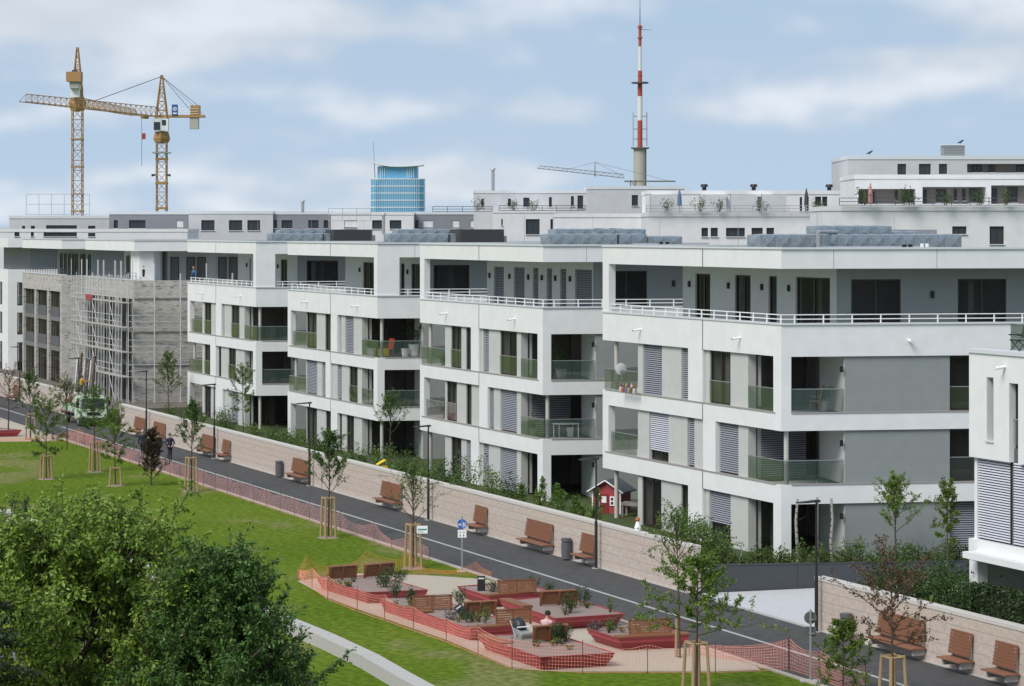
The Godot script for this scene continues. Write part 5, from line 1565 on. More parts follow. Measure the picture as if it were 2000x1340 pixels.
# large tree built in three orders of branching
func big_tree(label: String, at: Vector3, h: float, clear: float, spread: float, limbs: int, subs: int, twigs: int, per: int, leaf: float, a: Color, b: Color, upswept: bool, sd: int) -> void:
	var o := thing("broadleaf_tree", label, "tree", at)
	var r := RandomNumberGenerator.new(); r.seed = sd
	var st := begin()
	var lv := Leaves.new()
	tube(st, Vector3.ZERO, Vector3(0, clear, 0), 0.2, 0.16, 9)
	tube(st, Vector3(0, clear, 0), Vector3(0.1, h * 0.85, 0.1), 0.16, 0.03, 7)
	for i in limbs:
		var t := (i + 0.5) / limbs
		var base := Vector3(0, lerpf(clear, h * 0.8, t), 0)
		var az := i * 2.39996 + r.randf() * 0.5
		var el := lerpf(0.25, 1.15, t) + (r.randf() - 0.5) * 0.3 + (0.15 if upswept else 0.0)
		var ln := spread * ((0.55 + 0.5 * sin(PI * (0.18 + 0.6 * t))) if not upswept else lerpf(1.15, 0.35, t)) * (0.8 + 0.35 * r.randf())
		if base.y + sin(el) * ln > h: ln = (h - base.y) / maxf(sin(el), 0.2)
		var d := Vector3(cos(az) * cos(el), sin(el), sin(az) * cos(el))
		tube(st, base, base + d * ln, 0.06, 0.015, 5, false)
		for j in subs:
			var u := 0.25 + 0.75 * (j + r.randf()) / subs
			var p := base + d * ln * u
			var d2 := (d * (0.7 if not upswept else 0.45) + rand_dir(r) * 0.9 + Vector3(0, 0.35 if not upswept else 0.85, 0)).normalized()
			var l2 := spread * (0.2 + 0.2 * r.randf()) * (1.25 if upswept else 1.0)
			tube(st, p, p + d2 * l2, 0.02, 0.006, 4, false)
			for k in twigs:
				var w := 0.2 + 0.8 * (k + r.randf()) / twigs
				var p2 := p + d2 * l2 * w
				var d3 := (d2 * (1.2 if upswept else 0.5) + rand_dir(r)).normalized()
				var l3 := 0.22 + 0.2 * r.randf()
				tube(st, p2, p2 + d3 * l3, 0.006, 0.003, 3, false)
				for q in per:
					var s := r.randf()
					var p3 := p2 + d3 * l3 * s + rand_dir(r) * 0.05
					var ld := (rand_dir(r) * 0.8 + d3 * 0.7 + Vector3(0, -0.35, 0)).normalized()
					lv.add(p3, ld, ld.cross((Vector3.UP + rand_dir(r) * 0.8).normalized()).normalized(), leaf * (0.7 + 0.6 * r.randf()), tint(r, a, b))
	done(st, "trunk", M.bark, o)
	place("crown", lv.mesh(), M.leaf, o)

func vegetation() -> void:
	var g1 := Color(0.095, 0.165, 0.026); var g2 := Color(0.16, 0.235, 0.045)
	var d1 := Color(0.055, 0.11, 0.026); var d2 := Color(0.095, 0.16, 0.04)
	var y1 := Color(0.12, 0.17, 0.03); var red1 := Color(0.085, 0.045, 0.03); var red2 := Color(0.13, 0.085, 0.045)
	# young trees on the lawn, with their stake frames
	var grp := "young trees along the lawn"
	tree("young_tree", "thin reddish young tree with few leaves on the far square", P(-36.9, 187.5), 4.7, 1.9, 1.3, 20, 900, 0.11, red2, Color(0.2, 0.15, 0.1), "round", grp, 0.06, 1)
	tree("young_tree", "dark narrow young tree between far square and path", P(-34.7, 184.5), 4.8, 1.7, 1.0, 20, 1500, 0.13, d1, d2, "upright", grp, 0.05, 2)
	stakes("wooden stakes of the dark narrow tree by the far square", P(-34.7, 184.5), 1.9, 3)
	tree("young_tree", "bronze leaved young tree behind the light green lawn tree", P(-30.6, 176.0), 4.4, 1.6, 1.6, 20, 1200, 0.13, red2, d2, "upright", grp, 0.05, 21)
	tree("young_tree", "light green bushy young tree, second row of the lawn by the far square", P(-28.2, 155.0), 4.5, 1.35, 1.15, 22, 2300, 0.13, g1, y1, "round", grp, 0.05, 3)
	stakes("wooden stakes of the light green bushy tree", P(-28.2, 155.0), 1.45, 4)
	tree("young_tree", "flat topped young tree standing in front of the truck", P(-26.0, 159.6), 4.8, 2.4, 1.05, 20, 2000, 0.13, d2, g1, "round", grp, 0.05, 4)
	stakes("wooden stakes of the tree in front of the truck", P(-26.0, 159.6), 1.9, 4)
	tree("young_tree", "rounded young tree next to the dark columnar evergreen", P(-23.4, 151.0), 4.2, 1.3, 0.95, 22, 2000, 0.13, g1, g2, "round", grp, 0.05, 5)
	stakes("wooden stakes of the tree next to the columnar evergreen", P(-23.4, 151.0), 1.1, 3)
	tree("columnar_evergreen", "dark reddish columnar evergreen in front of the walking people", P(-21.3, 151.0), 3.3, 0.25, 0.7, 40, 4200, 0.11, Color(0.03, 0.03, 0.015), Color(0.06, 0.045, 0.025), "upright", "", 0.06, 6)
	tree("young_tree", "upright dark green young tree before the bench with lamp, near the walking people", P(-18.5, 147.6), 5.1, 2.2, 1.05, 20, 1700, 0.13, d1, d2, "upright", grp, 0.05, 7)
	stakes("wooden stakes of the upright tree near the walking people", P(-18.5, 147.6), 2.0, 4)
	tree("young_tree", "dense dark young tree alone in mid lawn, before a wide bench", P(-9.0, 125.4), 5.1, 2.05, 1.15, 22, 2300, 0.13, d1, d2, "upright", grp, 0.055, 8)
	stakes("wooden stakes of the mid lawn tree", P(-9.0, 125.4), 2.0, 4)
	tree("young_tree", "sparse wiry young tree with a notice board on its stakes", P(-4.4, 114.0), 4.4, 2.0, 1.35, 24, 1100, 0.1, d2, g1, "upright", grp, 0.05, 9)
	stakes("wooden stakes carrying a small notice board", P(-4.4, 114.0), 2.0, 4)
	var nb := thing("notice_board", "small white notice board with teal lettering on tree stakes", "sign", P(-3.98, 113.4, 1.62))
	var bd := box_part("board", M.rail, nb, -0.24, 0.24, 0.0, 0.34, 0.0, 0.02)
	box_part("print_bar", mat(0.05, 0.25, 0.27), bd, -0.2, 0.2, 0.14, 0.21, 0.02, 0.023)
	for k in 3:
		box_part("print_line", M.steel, bd, -0.2, 0.12 - k * 0.04, 0.04 + k * 0.028, 0.05 + k * 0.028, 0.02, 0.022)
	tree("young_tree", "sparse thin young tree in front of the wall end, single stake", P(5.9, 90.0), 5.0, 2.5, 1.35, 24, 1100, 0.11, d2, g1, "upright", grp, 0.045, 10)
	var ss := thing("tree_stake", "single short wooden stake below the sparse thin tree", "tree stake", P(5.78, 90.15))
	tube_part("stake", M.stake, ss, Vector3.ZERO, Vector3(0.02, 1.35, 0), 0.055, 0.05, 8)
	tree("young_tree", "leafy bright green young tree with stakes on the lawn before the square", P(6.0, 83.4), 4.6, 1.75, 1.45, 30, 4200, 0.12, g1, g2, "conical", grp, 0.055, 11)
	stakes("wooden stakes of the leafy tree before the square", P(6.0, 83.4), 1.65, 4, 0.45)
	tree("young_tree", "low bright green bushy sapling beside the sign seen from behind", P(10.7, 82.8), 2.5, 0.3, 0.95, 24, 2600, 0.11, g1, y1, "conical", grp, 0.04, 12)
	tree("young_tree", "reddish brown sparse young tree with stakes before the wall bench", P(12.05, 81.0), 4.1, 1.8, 1.3, 24, 1500, 0.12, red1, red2, "round", grp, 0.05, 13)
	stakes("wooden stakes of the reddish brown tree", P(12.05, 81.0), 1.6, 4, 0.45)
	# trees in the gardens
	grp = "garden trees behind the wall"
	tree("garden_tree", "light green garden tree in front of the scaffolded side wall", P(-26.3, 196.0, GARDEN), 4.6, 1.2, 1.1, 20, 1500, 0.14, g1, y1, "upright", grp, 0.05, 14)
	tree("garden_tree", "slender garden tree at the villa beside the scaffolding", P(-17.9, 170.6, GARDEN), 5.0, 1.9, 0.8, 20, 1100, 0.14, d2, g1, "round", grp, 0.045, 15)
	tree("garden_tree", "garden tree with white trunk guard below the orange chair balcony", P(-7.0, 146.5, GARDEN), 4.6, 2.4, 1.0, 18, 900, 0.13, d1, d2, "upright", grp, 0.045, 16)
	tree("garden_tree", "vase shaped light green tree on a stake at the grey side wall", P(16.1, 107.4, GARDEN), 3.5, 1.35, 1.0, 20, 1700, 0.13, g1, g2, "upright", grp, 0.045, 17)
	tree("garden_tree", "tall thin light green tree at the end of the grey side wall", P(18.2, 106.9, GARDEN), 3.6, 1.1, 0.5, 22, 1500, 0.13, g1, y1, "round", grp, 0.04, 18)
	var bi := 0
	for q in [[12.05, 108.2, 2.75], [12.9, 108.3, 2.8], [13.5, 108.4, 2.75]]:
		var o := thing("birch_trunk", "bare white birch trunk standing in the hedge before the corner loggia", "tree", P(q[0], q[1], GARDEN), 0.0, "birch trunks")
		var st := begin()
		var pts := [Vector3(0.05, 0, 0), Vector3(0.0, 0.9, 0), Vector3(-0.05 + 0.06 * bi, 1.8, 0), Vector3(0.02, q[2], 0)]
		for i in 3: tube(st, pts[i], pts[i + 1], 0.075 - i * 0.008, 0.067 - i * 0.008, 8)
		done(st, "trunk", mat(0.62, 0.6, 0.56, 0.8, 0, noise_tex(91, 0.05, 0.55, 1.0, 3), 2.0), o)
		for i in 9:
			var y := 0.25 + i * 0.27
			tube_part("bark_scar", M.black, o, Vector3(0.0 - 0.012 * i * 0.4, y, 0.01), Vector3(0.02 - 0.012 * i * 0.4, y + 0.03, 0.012), 0.076 - i * 0.0022, 0.074 - i * 0.0022, 7)
		tube_part("twig", M.bark, o, pts[2], pts[2] + Vector3(0.5, 0.25, 0.1), 0.012, 0.004, 4)
		bi += 1
	# hedge above the slate wall
	for i in 17:
		var p := Vector2(8.1 + i * 0.72, 106.7 + i * 0.095 + 0.3 * sin(i * 1.7))
		bush("hedge_shrub", "green hedge shrub above the dark slate driveway wall", P(p.x, p.y, GARDEN), 0.62, 1.0 + 0.35 * sin(i * 2.3), 420, Color(0.06, 0.1, 0.022), 0.12, "hedge above the slate wall", i)
	# shrubs along the wall tops
	var k := 0
	for q in [[76.2, 1.0], [73.5, 0.9], [66.0, 1.4], [61.5, 1.6], [57.0, 1.1], [54.0, 1.1], [51.0, 1.0], [48.5, 1.3], [46.0, 1.0], [35.0, 1.4], [32.5, 1.5], [30.0, 1.5], [28.0, 1.2], [25.5, 1.1], [24.0, 1.3], [18.6, 1.9], [17.0, 2.0], [14.8, 1.2], [13.8, 0.9], [-4.9, 1.3], [-5.8, 1.2], [-7.2, 1.5], [-7.9, 1.5]]:
		var p := W(q[0], -0.95 - 0.6 * (k % 3))
		bush("garden_shrub", "leafy garden shrub behind the wall of the white villas", P(p.x, p.y, GARDEN), 0.8, q[1] * 1.45 + 0.2, 760, [Color(0.06, 0.11, 0.024), Color(0.085, 0.14, 0.03), Color(0.04, 0.075, 0.022)][k % 3], 0.13, "garden shrubs behind the wall", k)
		k += 1
	for i in 9:
		var p := W(11.2 - i * 1.05, -0.9 - 0.7 * (i % 2))
		tree("garden_sapling", "thin upright hedge sapling before the dark ground floor loggia", P(p.x, p.y, GARDEN), 1.7 + 0.5 * sin(i * 2.1), 0.2, 0.4, 12, 420, 0.12, [d2, g1, g2][i % 3], g1, "upright", "saplings behind the wall", 0.02, 40 + i)
	# dense shrubs and ivy at the right
	for i in 12:
		var p := W(-20.6 - (i % 6) * 1.0, -2.0 - (i / 6) * 1.6)
		bush("dense_shrub", "dense dark shrub behind the wall across the driveway from the slate wall", P(p.x, p.y, GARDEN), 0.95, 2.1 + 0.3 * sin(i * 1.9), 1100, Color(0.035, 0.07, 0.018), 0.12, "dense shrubs across the driveway", i)
	for i in 3:
		var p := W(-25.2 - i * 0.7, -0.8)
		bush("leafy_perennial", "broad leaved pale green perennial behind the wall coping", P(p.x, p.y, GARDEN + 0.3), 0.5, 0.6, 160, Color(0.08, 0.14, 0.03), 0.22, "pale perennials", i)
	var iv := thing("ivy_hedge", "clipped dark ivy hedge screen with grey post before the porch", "hedge", wall_point(-28.8, -0.75, GARDEN), YAW_WALL)
	var lv := Leaves.new()
	var r := RandomNumberGenerator.new(); r.seed = 8
	for i in 9000:
		var face := r.randi() % 4
		var p := Vector3(-6.0 * r.randf(), 1.95 * r.randf(), -0.14 - 0.08 * r.randf() if face < 2 else 0.2 * r.randf())
		if face == 2: p = Vector3(-0.02 + 0.08 * r.randf(), 1.95 * r.randf(), (r.randf() - 0.5) * 0.4)
		if face == 3: p = Vector3(-6.0 * r.randf(), 1.9 + 0.12 * r.randf(), (r.randf() - 0.5) * 0.4)
		var d := (rand_dir(r) + Vector3(0, -0.5, -0.4)).normalized()
		lv.add(p, d, d.cross(rand_dir(r)).normalized(), 0.1 + 0.06 * r.randf(), tint(r, Color(0.022, 0.04, 0.014), Color(0.05, 0.085, 0.025)))
	place("foliage", lv.mesh(), M.leaf, iv)
	box_part("screen", M.dark_box, iv, -6.0, -0.05, 0.0, 1.85, -0.05, 0.08)
	tube_part("post", M.steel, iv, Vector3(0.12, 0, 0), Vector3(0.12, 2.0, 0), 0.05)
	# plants in the beds
	var beds := [[-5.26, 104.45, 0.75, 0], [-5.3, 105.98, 0.7, 0], [-4.66, 105.9, 0.7, 0], [-4.63, 101.4, 0.8, 0], [-3.89, 100.2, 0.6, 0], [-1.99, 99.4, 0.8, 0], [-2.2, 95.66, 0.5, 2], [-1.58, 95.16, 0.55, 1], [-1.01, 94.91, 0.75, 3], [-0.76, 103.12, 0.5, 1], [0.9, 104.4, 0.6, 1], [1.5, 103.6, 0.35, 1], [2.1, 97.45, 0.95, 0], [2.73, 99.3, 0.9, 0], [3.75, 97.6, 0.7, 3], [1.56, 90.42, 0.85, 0], [1.85, 90.7, 0.8, 0], [3.69, 93.4, 0.65, 1], [3.0, 93.2, 0.4, 2], [3.5, 92.6, 0.5, 3]]
	var bl := ["round dark green evergreen shrub in a red planter bed", "small spiky grey green cushion in a red planter bed", "low flowering lavender tuft in a red planter bed", "wispy upright light green plant in a red planter bed"]
	for q in beds:
		var c: Color = [Color(0.03, 0.06, 0.018), Color(0.05, 0.08, 0.03), Color(0.09, 0.08, 0.09), Color(0.09, 0.14, 0.03)][q[3]]
		bush("bed_plant", bl[q[3]], P(q[0], q[1], 0.47), [0.34, 0.3, 0.35, 0.14][q[3]], q[2], [420, 240, 200, 130][q[3]], c, 0.075, "plants in the red planters, kind %d" % (q[3] + 1))
	for i in 46:
		var qs := [[-6.6, 105.3, 1.3], [-3.6, 99.6, 1.1], [-1.4, 95.2, 0.8], [0.0, 104.0, 0.9], [2.6, 97.9, 1.1], [1.6, 89.5, 0.9], [4.2, 93.0, 0.7]]
		var q: Array = qs[i % 7]
		var a := r.randf() * TAU
		var x: float = q[0] + cos(a) * q[2] * r.randf(); var z: float = q[1] + sin(a) * q[2] * 1.2 * r.randf()
		bush("low_plant", "small low plant on the soil of a red planter", P(x, z, 0.47), 0.16, 0.2 + 0.2 * r.randf(), 60, [Color(0.1, 0.13, 0.035), Color(0.06, 0.09, 0.03), Color(0.2, 0.16, 0.05)][i % 3], 0.07, "low bed plants", i)
	# big trees in front of the viewer
	big_tree("broad light green tree with drooping leaflets in the foreground", P(-10.2, 60.0), 7.75, 1.4, 4.0, 54, 13, 11, 17, 0.118, Color(0.115, 0.22, 0.025), Color(0.25, 0.33, 0.06), false, 5)
	big_tree("dark green tree with upswept shoots in the foreground", P(-6.6, 58.0), 7.5, 1.4, 3.0, 46, 13, 11, 16, 0.105, Color(0.055, 0.13, 0.03), Color(0.105, 0.19, 0.044), true, 9)
	# conifer at the frame edge
	var sp := thing("spruce_tree", "dark spruce with hanging boughs at the edge of the foreground", "tree", P(-11.7, 55.0))
	var st := begin()
	lv = Leaves.new()
	tube(st, Vector3.ZERO, Vector3(0, 9.0, 0), 0.16, 0.02, 8)
	for i in 60:
		var y := 2.5 + i * 0.1
		var az := i * 2.39996
		var ln := (8.9 - y) * 0.42 + 0.2
		var tip := Vector3(cos(az) * ln, y - 0.25 * ln, sin(az) * ln)
		tube(st, Vector3(0, y, 0), tip, 0.025, 0.006, 4, false)
		for j in 230:
			var u := 0.15 + 0.85 * r.randf()
			var p := Vector3(0, y, 0).lerp(tip, u) + Vector3((r.randf() - 0.5) * 0.45, -r.randf() * 0.22, (r.randf() - 0.5) * 0.45) * (1.1 - 0.5 * u)
			var d := (Vector3(cos(az), -0.5, sin(az)) + rand_dir(r) * 0.7).normalized()
			lv.add(p, d, d.cross(rand_dir(r)).normalized(), 0.11, tint(r, Color(0.018, 0.035, 0.014), Color(0.035, 0.06, 0.02)))
	done(st, "trunk", M.bark, sp)
	place("crown", lv.mesh(), M.leaf, sp)
	bush("conifer_sapling", "small dark pine sapling on the lawn behind the foreground tree", P(-25.6, 133.0), 0.5, 1.5, 500, Color(0.03, 0.05, 0.02), 0.14)
	balcony_things()

func balcony_things() -> void:
	# children's playhouse
	var o := thing("playhouse", "red wooden playhouse with white window frames and grey roof", "playhouse", P(5.0, 128.2, GARDEN), -0.45)
	box_part("wall", M.red, o, -0.75, 0.75, 0.0, 1.15, -0.65, 0.65)
	var st := begin()
	tri(st, Vector3(-0.75, 1.15, 0.65), Vector3(0.75, 1.15, 0.65), Vector3(0, 1.6, 0.65))
	tri(st, Vector3(-0.75, 1.15, -0.65), Vector3(0, 1.6, -0.65), Vector3(0.75, 1.15, -0.65))
	done(st, "gable", M.red, o)
	st = begin()
	for s in [-1.0, 1.0]:
		hexa(st, [Vector3(0, 1.62, -0.85), Vector3(0, 1.62, 0.85), Vector3(s * 0.98, 1.03, 0.85), Vector3(s * 0.98, 1.03, -0.85), Vector3(0, 1.68, -0.85), Vector3(0, 1.68, 0.85), Vector3(s * 0.98, 1.09, 0.85), Vector3(s * 0.98, 1.09, -0.85)])
	var rf := done(st, "roof", mat(0.09, 0.11, 0.13, 0.7), o)
	for s in [-1.0, 1.0]:
		tube_part("barge_board", M.rail, rf, Vector3(0, 1.64, 0.86), Vector3(s * 0.98, 1.05, 0.86), 0.035)
	for x in [-0.75, 0.75]:
		piece("corner_trim", M.rail, o, Vector3(x, 0.57, 0.66), Vector3(0.06, 1.15, 0.06))
	var dr := box_part("door", mat(0.2, 0.02, 0.02, 0.6), o, -0.35, 0.1, 0.0, 0.95, 0.65, 0.68)
	for q in [[-0.12, 0.68, 0.26, 0.32, dr], [0.42, 0.62, 0.44, 0.46, o]]:
		var w := box_part("window", M.rail, q[4], q[0] - q[2] / 2, q[0] + q[2] / 2, q[1] - q[3] / 2, q[1] + q[3] / 2, 0.66, 0.71)
		if q[4] == o:
			for sx in [-1.0, 1.0]:
				for sy in [-1.0, 1.0]:
					piece("pane", M.far_glass, w, Vector3(q[0] + sx * q[2] * 0.22, q[1] + sy * q[3] * 0.22, 0.712), Vector3(q[2] * 0.3, q[3] * 0.3, 0.01))
	piece("door_trim", M.rail, o, Vector3(-0.38, 0.48, 0.67), Vector3(0.05, 0.96, 0.05))
	# wooden table by the playhouse
	o = thing("sand_table", "grey weathered wooden play table beside the playhouse", "table", P(5.95, 126.2, GARDEN), -0.4)
	box_part("top", M.sill, o, -0.5, 0.5, 0.55, 0.7, -0.35, 0.35)
	for x in [-0.42, 0.42]:
		for z in [-0.28, 0.28]:
			piece("leg", M.sill, o, Vector3(x, 0.28, z), Vector3(0.08, 0.56, 0.08))
	# white goose figure on the wall coping
	o = thing("garden_figure", "white goose figure with orange head standing on the wall coping", "figure", wall_point(-3.3, -0.18, 2.0))
	st = begin()
	lathe(st, [Vector2(0.0, 0.0), Vector2(0.13, 0.02), Vector2(0.15, 0.16), Vector2(0.09, 0.34), Vector2(0.07, 0.42)], 12)
	done(st, "body", M.rail, o)
	st = begin()
	lathe(st, [Vector2(0.07, 0.42), Vector2(0.1, 0.5), Vector2(0.06, 0.6), Vector2(0.0, 0.63)], 10)
	tube(st, Vector3(-0.05, 0.5, 0.05), Vector3(-0.17, 0.48, 0.12), 0.03, 0.005, 6)
	done(st, "head", mat(0.4, 0.16, 0.06), o)
	# hoop
	o = thing("hoop", "pale blue plastic hoop leaning in the garden by the wall end", "hoop", P(9.3, 107.6, GARDEN + 0.02), 0.5)
	st = begin()
	for i in 28:
		var t0 := TAU * i / 28; var t1 := TAU * (i + 1) / 28
		tube(st, Vector3(cos(t0) * 0.42, 0.45 + sin(t0) * 0.45, sin(t0) * 0.12), Vector3(cos(t1) * 0.42, 0.45 + sin(t1) * 0.45, sin(t1) * 0.12), 0.018, 0.018, 6, false)
	done(st, "ring", mat(0.45, 0.6, 0.66, 0.4), o)
	# bird table, yellow
	o = thing("bird_house", "bright yellow wooden bird house on a post behind the wall", "bird house", P(-7.2, 142.6, GARDEN), 0.3)
	o.scale = Vector3.ONE * 0.8
	tube_part("post", M.stake, o, Vector3.ZERO, Vector3(0, 0.7, 0), 0.04)
	var yel := mat(0.75, 0.52, 0.02, 0.6)
	box_part("box", yel, o, -0.3, 0.3, 0.7, 1.25, -0.25, 0.25)
	st = begin()
	hexa(st, [Vector3(-0.42, 1.3, -0.3), Vector3(-0.42, 1.3, 0.3), Vector3(0.15, 1.62, 0.3), Vector3(0.15, 1.62, -0.3), Vector3(-0.42, 1.36, -0.3), Vector3(-0.42, 1.36, 0.3), Vector3(0.15, 1.68, 0.3), Vector3(0.15, 1.68, -0.3)])
	done(st, "lid", yel, o)
	# satellite dish on the nearest villa
	o = thing("satellite_dish", "white satellite dish on the corner balcony of the near villa", "satellite dish", P(5.32, 124.6, 8.3), 0.35)
	st = begin()
	for k in 4:
		var r0 := 0.075 * k; var r1 := 0.075 * (k + 1)
		for i in 20:
			var t0 := TAU * i / 20; var t1 := TAU * (i + 1) / 20
			quad(st, Vector3(cos(t0) * r0, sin(t0) * r0, -r0 * r0 * 0.5), Vector3(cos(t0) * r1, sin(t0) * r1, -r1 * r1 * 0.5), Vector3(cos(t1) * r1, sin(t1) * r1, -r1 * r1 * 0.5), Vector3(cos(t1) * r0, sin(t1) * r0, -r0 * r0 * 0.5))
	done(st, "reflector", M.cap, o)
	tube_part("arm", M.steel, o, Vector3(0, -0.28, -0.05), Vector3(0, -0.03, -0.35), 0.012)
	tube_part("mast", M.steel, o, Vector3(0, 0, 0.05), Vector3(0, -0.65, 0.1), 0.025)
	# figures on the near villa's balcony
	var cols := [Color(0.5, 0.45, 0.4), Color(0.3, 0.08, 0.05), Color(0.1, 0.15, 0.25), Color(0.4, 0.25, 0.12), Color(0.08, 0.1, 0.08)]
	for i in 6:
		var f := thing("garden_gnome", "small colourful figure in the row on the satellite dish balcony", "figure", P((5.0 + i * 0.11) * BIG, (117.6 - i * 0.28) * BIG, 15.0 - 7.37 * BIG), 0.0, "figures on the dish balcony")
		f.scale = Vector3.ONE * 0.75
		st = begin()
		lathe(st, [Vector2(0.0, 0.0), Vector2(0.13, 0.02), Vector2(0.12, 0.25), Vector2(0.06, 0.34)], 9)
		done(st, "body", mat(cols[i % 5].r, cols[i % 5].g, cols[i % 5].b), f)
		st = begin()
		lathe(st, [Vector2(0.06, 0.34), Vector2(0.09, 0.4), Vector2(0.08, 0.46), Vector2(0.0, 0.66)], 9)
		done(st, "hat", mat(cols[(i + 1) % 5].r, cols[(i + 1) % 5].g, cols[(i + 1) % 5].b), f)
	# balcony furniture
	var spot := func(k: int, s: float, v: float, y: float) -> Vector3:
		var p := Vector2(10.94, 104.0) + U * (24.8 * k + s) + V * v
		return P(p.x * BIG, p.y * BIG, 15.0 - (15.0 - y) * BIG)
	chair(spot.call(2, 1.5, 1.2, 7.6), 0.3, "orange red chair with cushions on the corner balcony", mat(0.6, 0.07, 0.02))
	chair(spot.call(0, 1.3, 0.7, 7.6), 0.2, "brown folding chair on the near villa's corner balcony", M.cedar)
	chair(spot.call(0, 0.9, 2.1, 7.6), -0.6, "brown folding chair with pale cushion at the dark loggia", M.cedar)
	o = thing("yellow_stool", "bright yellow cube stool beside the orange chair", "stool", spot.call(2, 0.9, 0.7, 7.6), 0.2)
	box_part("seat", yel, o, -0.28, 0.28, 0.06, 0.5, -0.28, 0.28)
	for x in [-0.22, 0.22]: piece("foot", M.black, o, Vector3(x, 0.03, 0), Vector3(0.06, 0.06, 0.5))
	var pots := [[2, 0.75, 2.0, 7.6, 0.27, 0.5, 0.0, "white tapered flower pot, smaller one beside the orange chair"], [2, 0.9, 2.6, 7.6, 0.36, 0.75, 1.6, "large white flower pot with a small tree beside the orange chair"], [2, 2.3, 0.5, 7.6, 0.22, 0.5, 0.7, "white flower pot with green plant on the orange chair balcony, standing by the glass"], [2, 2.75, 0.5, 7.6, 0.22, 0.5, 0.7, "white flower pot with leafy plant by the orange chair balcony panel"], [1, 2.5, 0.5, 4.68, 0.22, 0.4, 0.8, "yellowish pot with plant on the balcony above the ground floor loggia"], [1, 1.2, 2.0, 4.68, 0.2, 0.5, 0.5, "white tapered pot next to the white balcony table"], [1, 15.2, 0.5, 7.6, 0.16, 0.22, 0.5, "small dark pot with round plant on the end balcony of the blind villa"], [1, 1.4, 1.6, 7.6, 0.3, 0.5, 1.5, "pot with a large leafy tree on the dark balcony of the blind villa"], [0, 0.8, 2.4, 7.6, 0.24, 0.45, 0.8, "grey pot with bushy plant beside the brown folding chairs"], [1, 15.0, 0.6, 4.68, 0.25, 0.3, 1.2, "planter box with climbing greenery on the lower end balcony"]]
	for q in pots:
		var at: Vector3 = spot.call(q[0], q[1], q[2], q[3])
		o = thing("flower_pot", q[7], "pot", at)
		st = begin()
		lathe(st, [Vector2(0.0, 0.01), Vector2(q[4] * 0.7, 0.01), Vector2(q[4], q[5]), Vector2(q[4] * 0.9, q[5]), Vector2(q[4] * 0.85, q[5] - 0.06), Vector2(0.0, q[5] - 0.06)], 14)
		done(st, "pot", M.rail if q[7].contains("white") else M.sill, o)
		if q[6] > 0.0:
			bush("pot_plant", "leafy green plant growing in the " + " ".join(q[7].split(",")[0].split(" ").slice(0, 9)), at + Vector3(0, q[5] - 0.08, 0), q[4] * 1.5, q[6], 260, Color(0.04, 0.075, 0.02), 0.12, "balcony pot plants", int(q[4] * 100))
	o = thing("balcony_table", "white square balcony table on thin legs", "table", spot.call(1, 0.8, 1.6, 4.68), YAW)
	box_part("top", M.rail, o, -0.4, 0.4, 0.7, 0.74, -0.6, 0.6)
	for x in [-0.36, 0.36]:
		for z in [-0.55, 0.55]: piece("leg", M.rail, o, Vector3(x, 0.35, z), Vector3(0.04, 0.7, 0.04))
	o = thing("closed_parasol", "closed white parasol on the balcony of the orange chair villa", "parasol", spot.call(2, 1.5, 0.7, 4.68))
	st = begin()
	lathe(st, [Vector2(0.04, 0.6), Vector2(0.24, 0.7), Vector2(0.17, 1.5), Vector2(0.03, 2.05)], 8)
	done(st, "folded_cloth", M.curtain, o)
	tube_part("pole", M.steel, o, Vector3.ZERO, Vector3(0, 0.7, 0), 0.03)

func chair(at: Vector3, turn: float, label: String, m: Material) -> void:
	var o := thing("balcony_chair", label, "chair", at, YAW + turn)
	piece("seat", m, o, Vector3(0, 0.42, 0), Vector3(0.52, 0.06, 0.5))
	piece("backrest", m, o, Vector3(0, 0.78, 0.26), Vector3(0.52, 0.66, 0.06), Basis(Vector3.RIGHT, 0.2))
	for x in [-0.23, 0.23]:
		for z in [-0.2, 0.2]:
			tube_part("leg", m, o, Vector3(x, 0, z * 1.2), Vector3(x, 0.42, z), 0.025)
		piece("armrest", m, o, Vector3(x, 0.62, 0.0), Vector3(0.05, 0.04, 0.45))

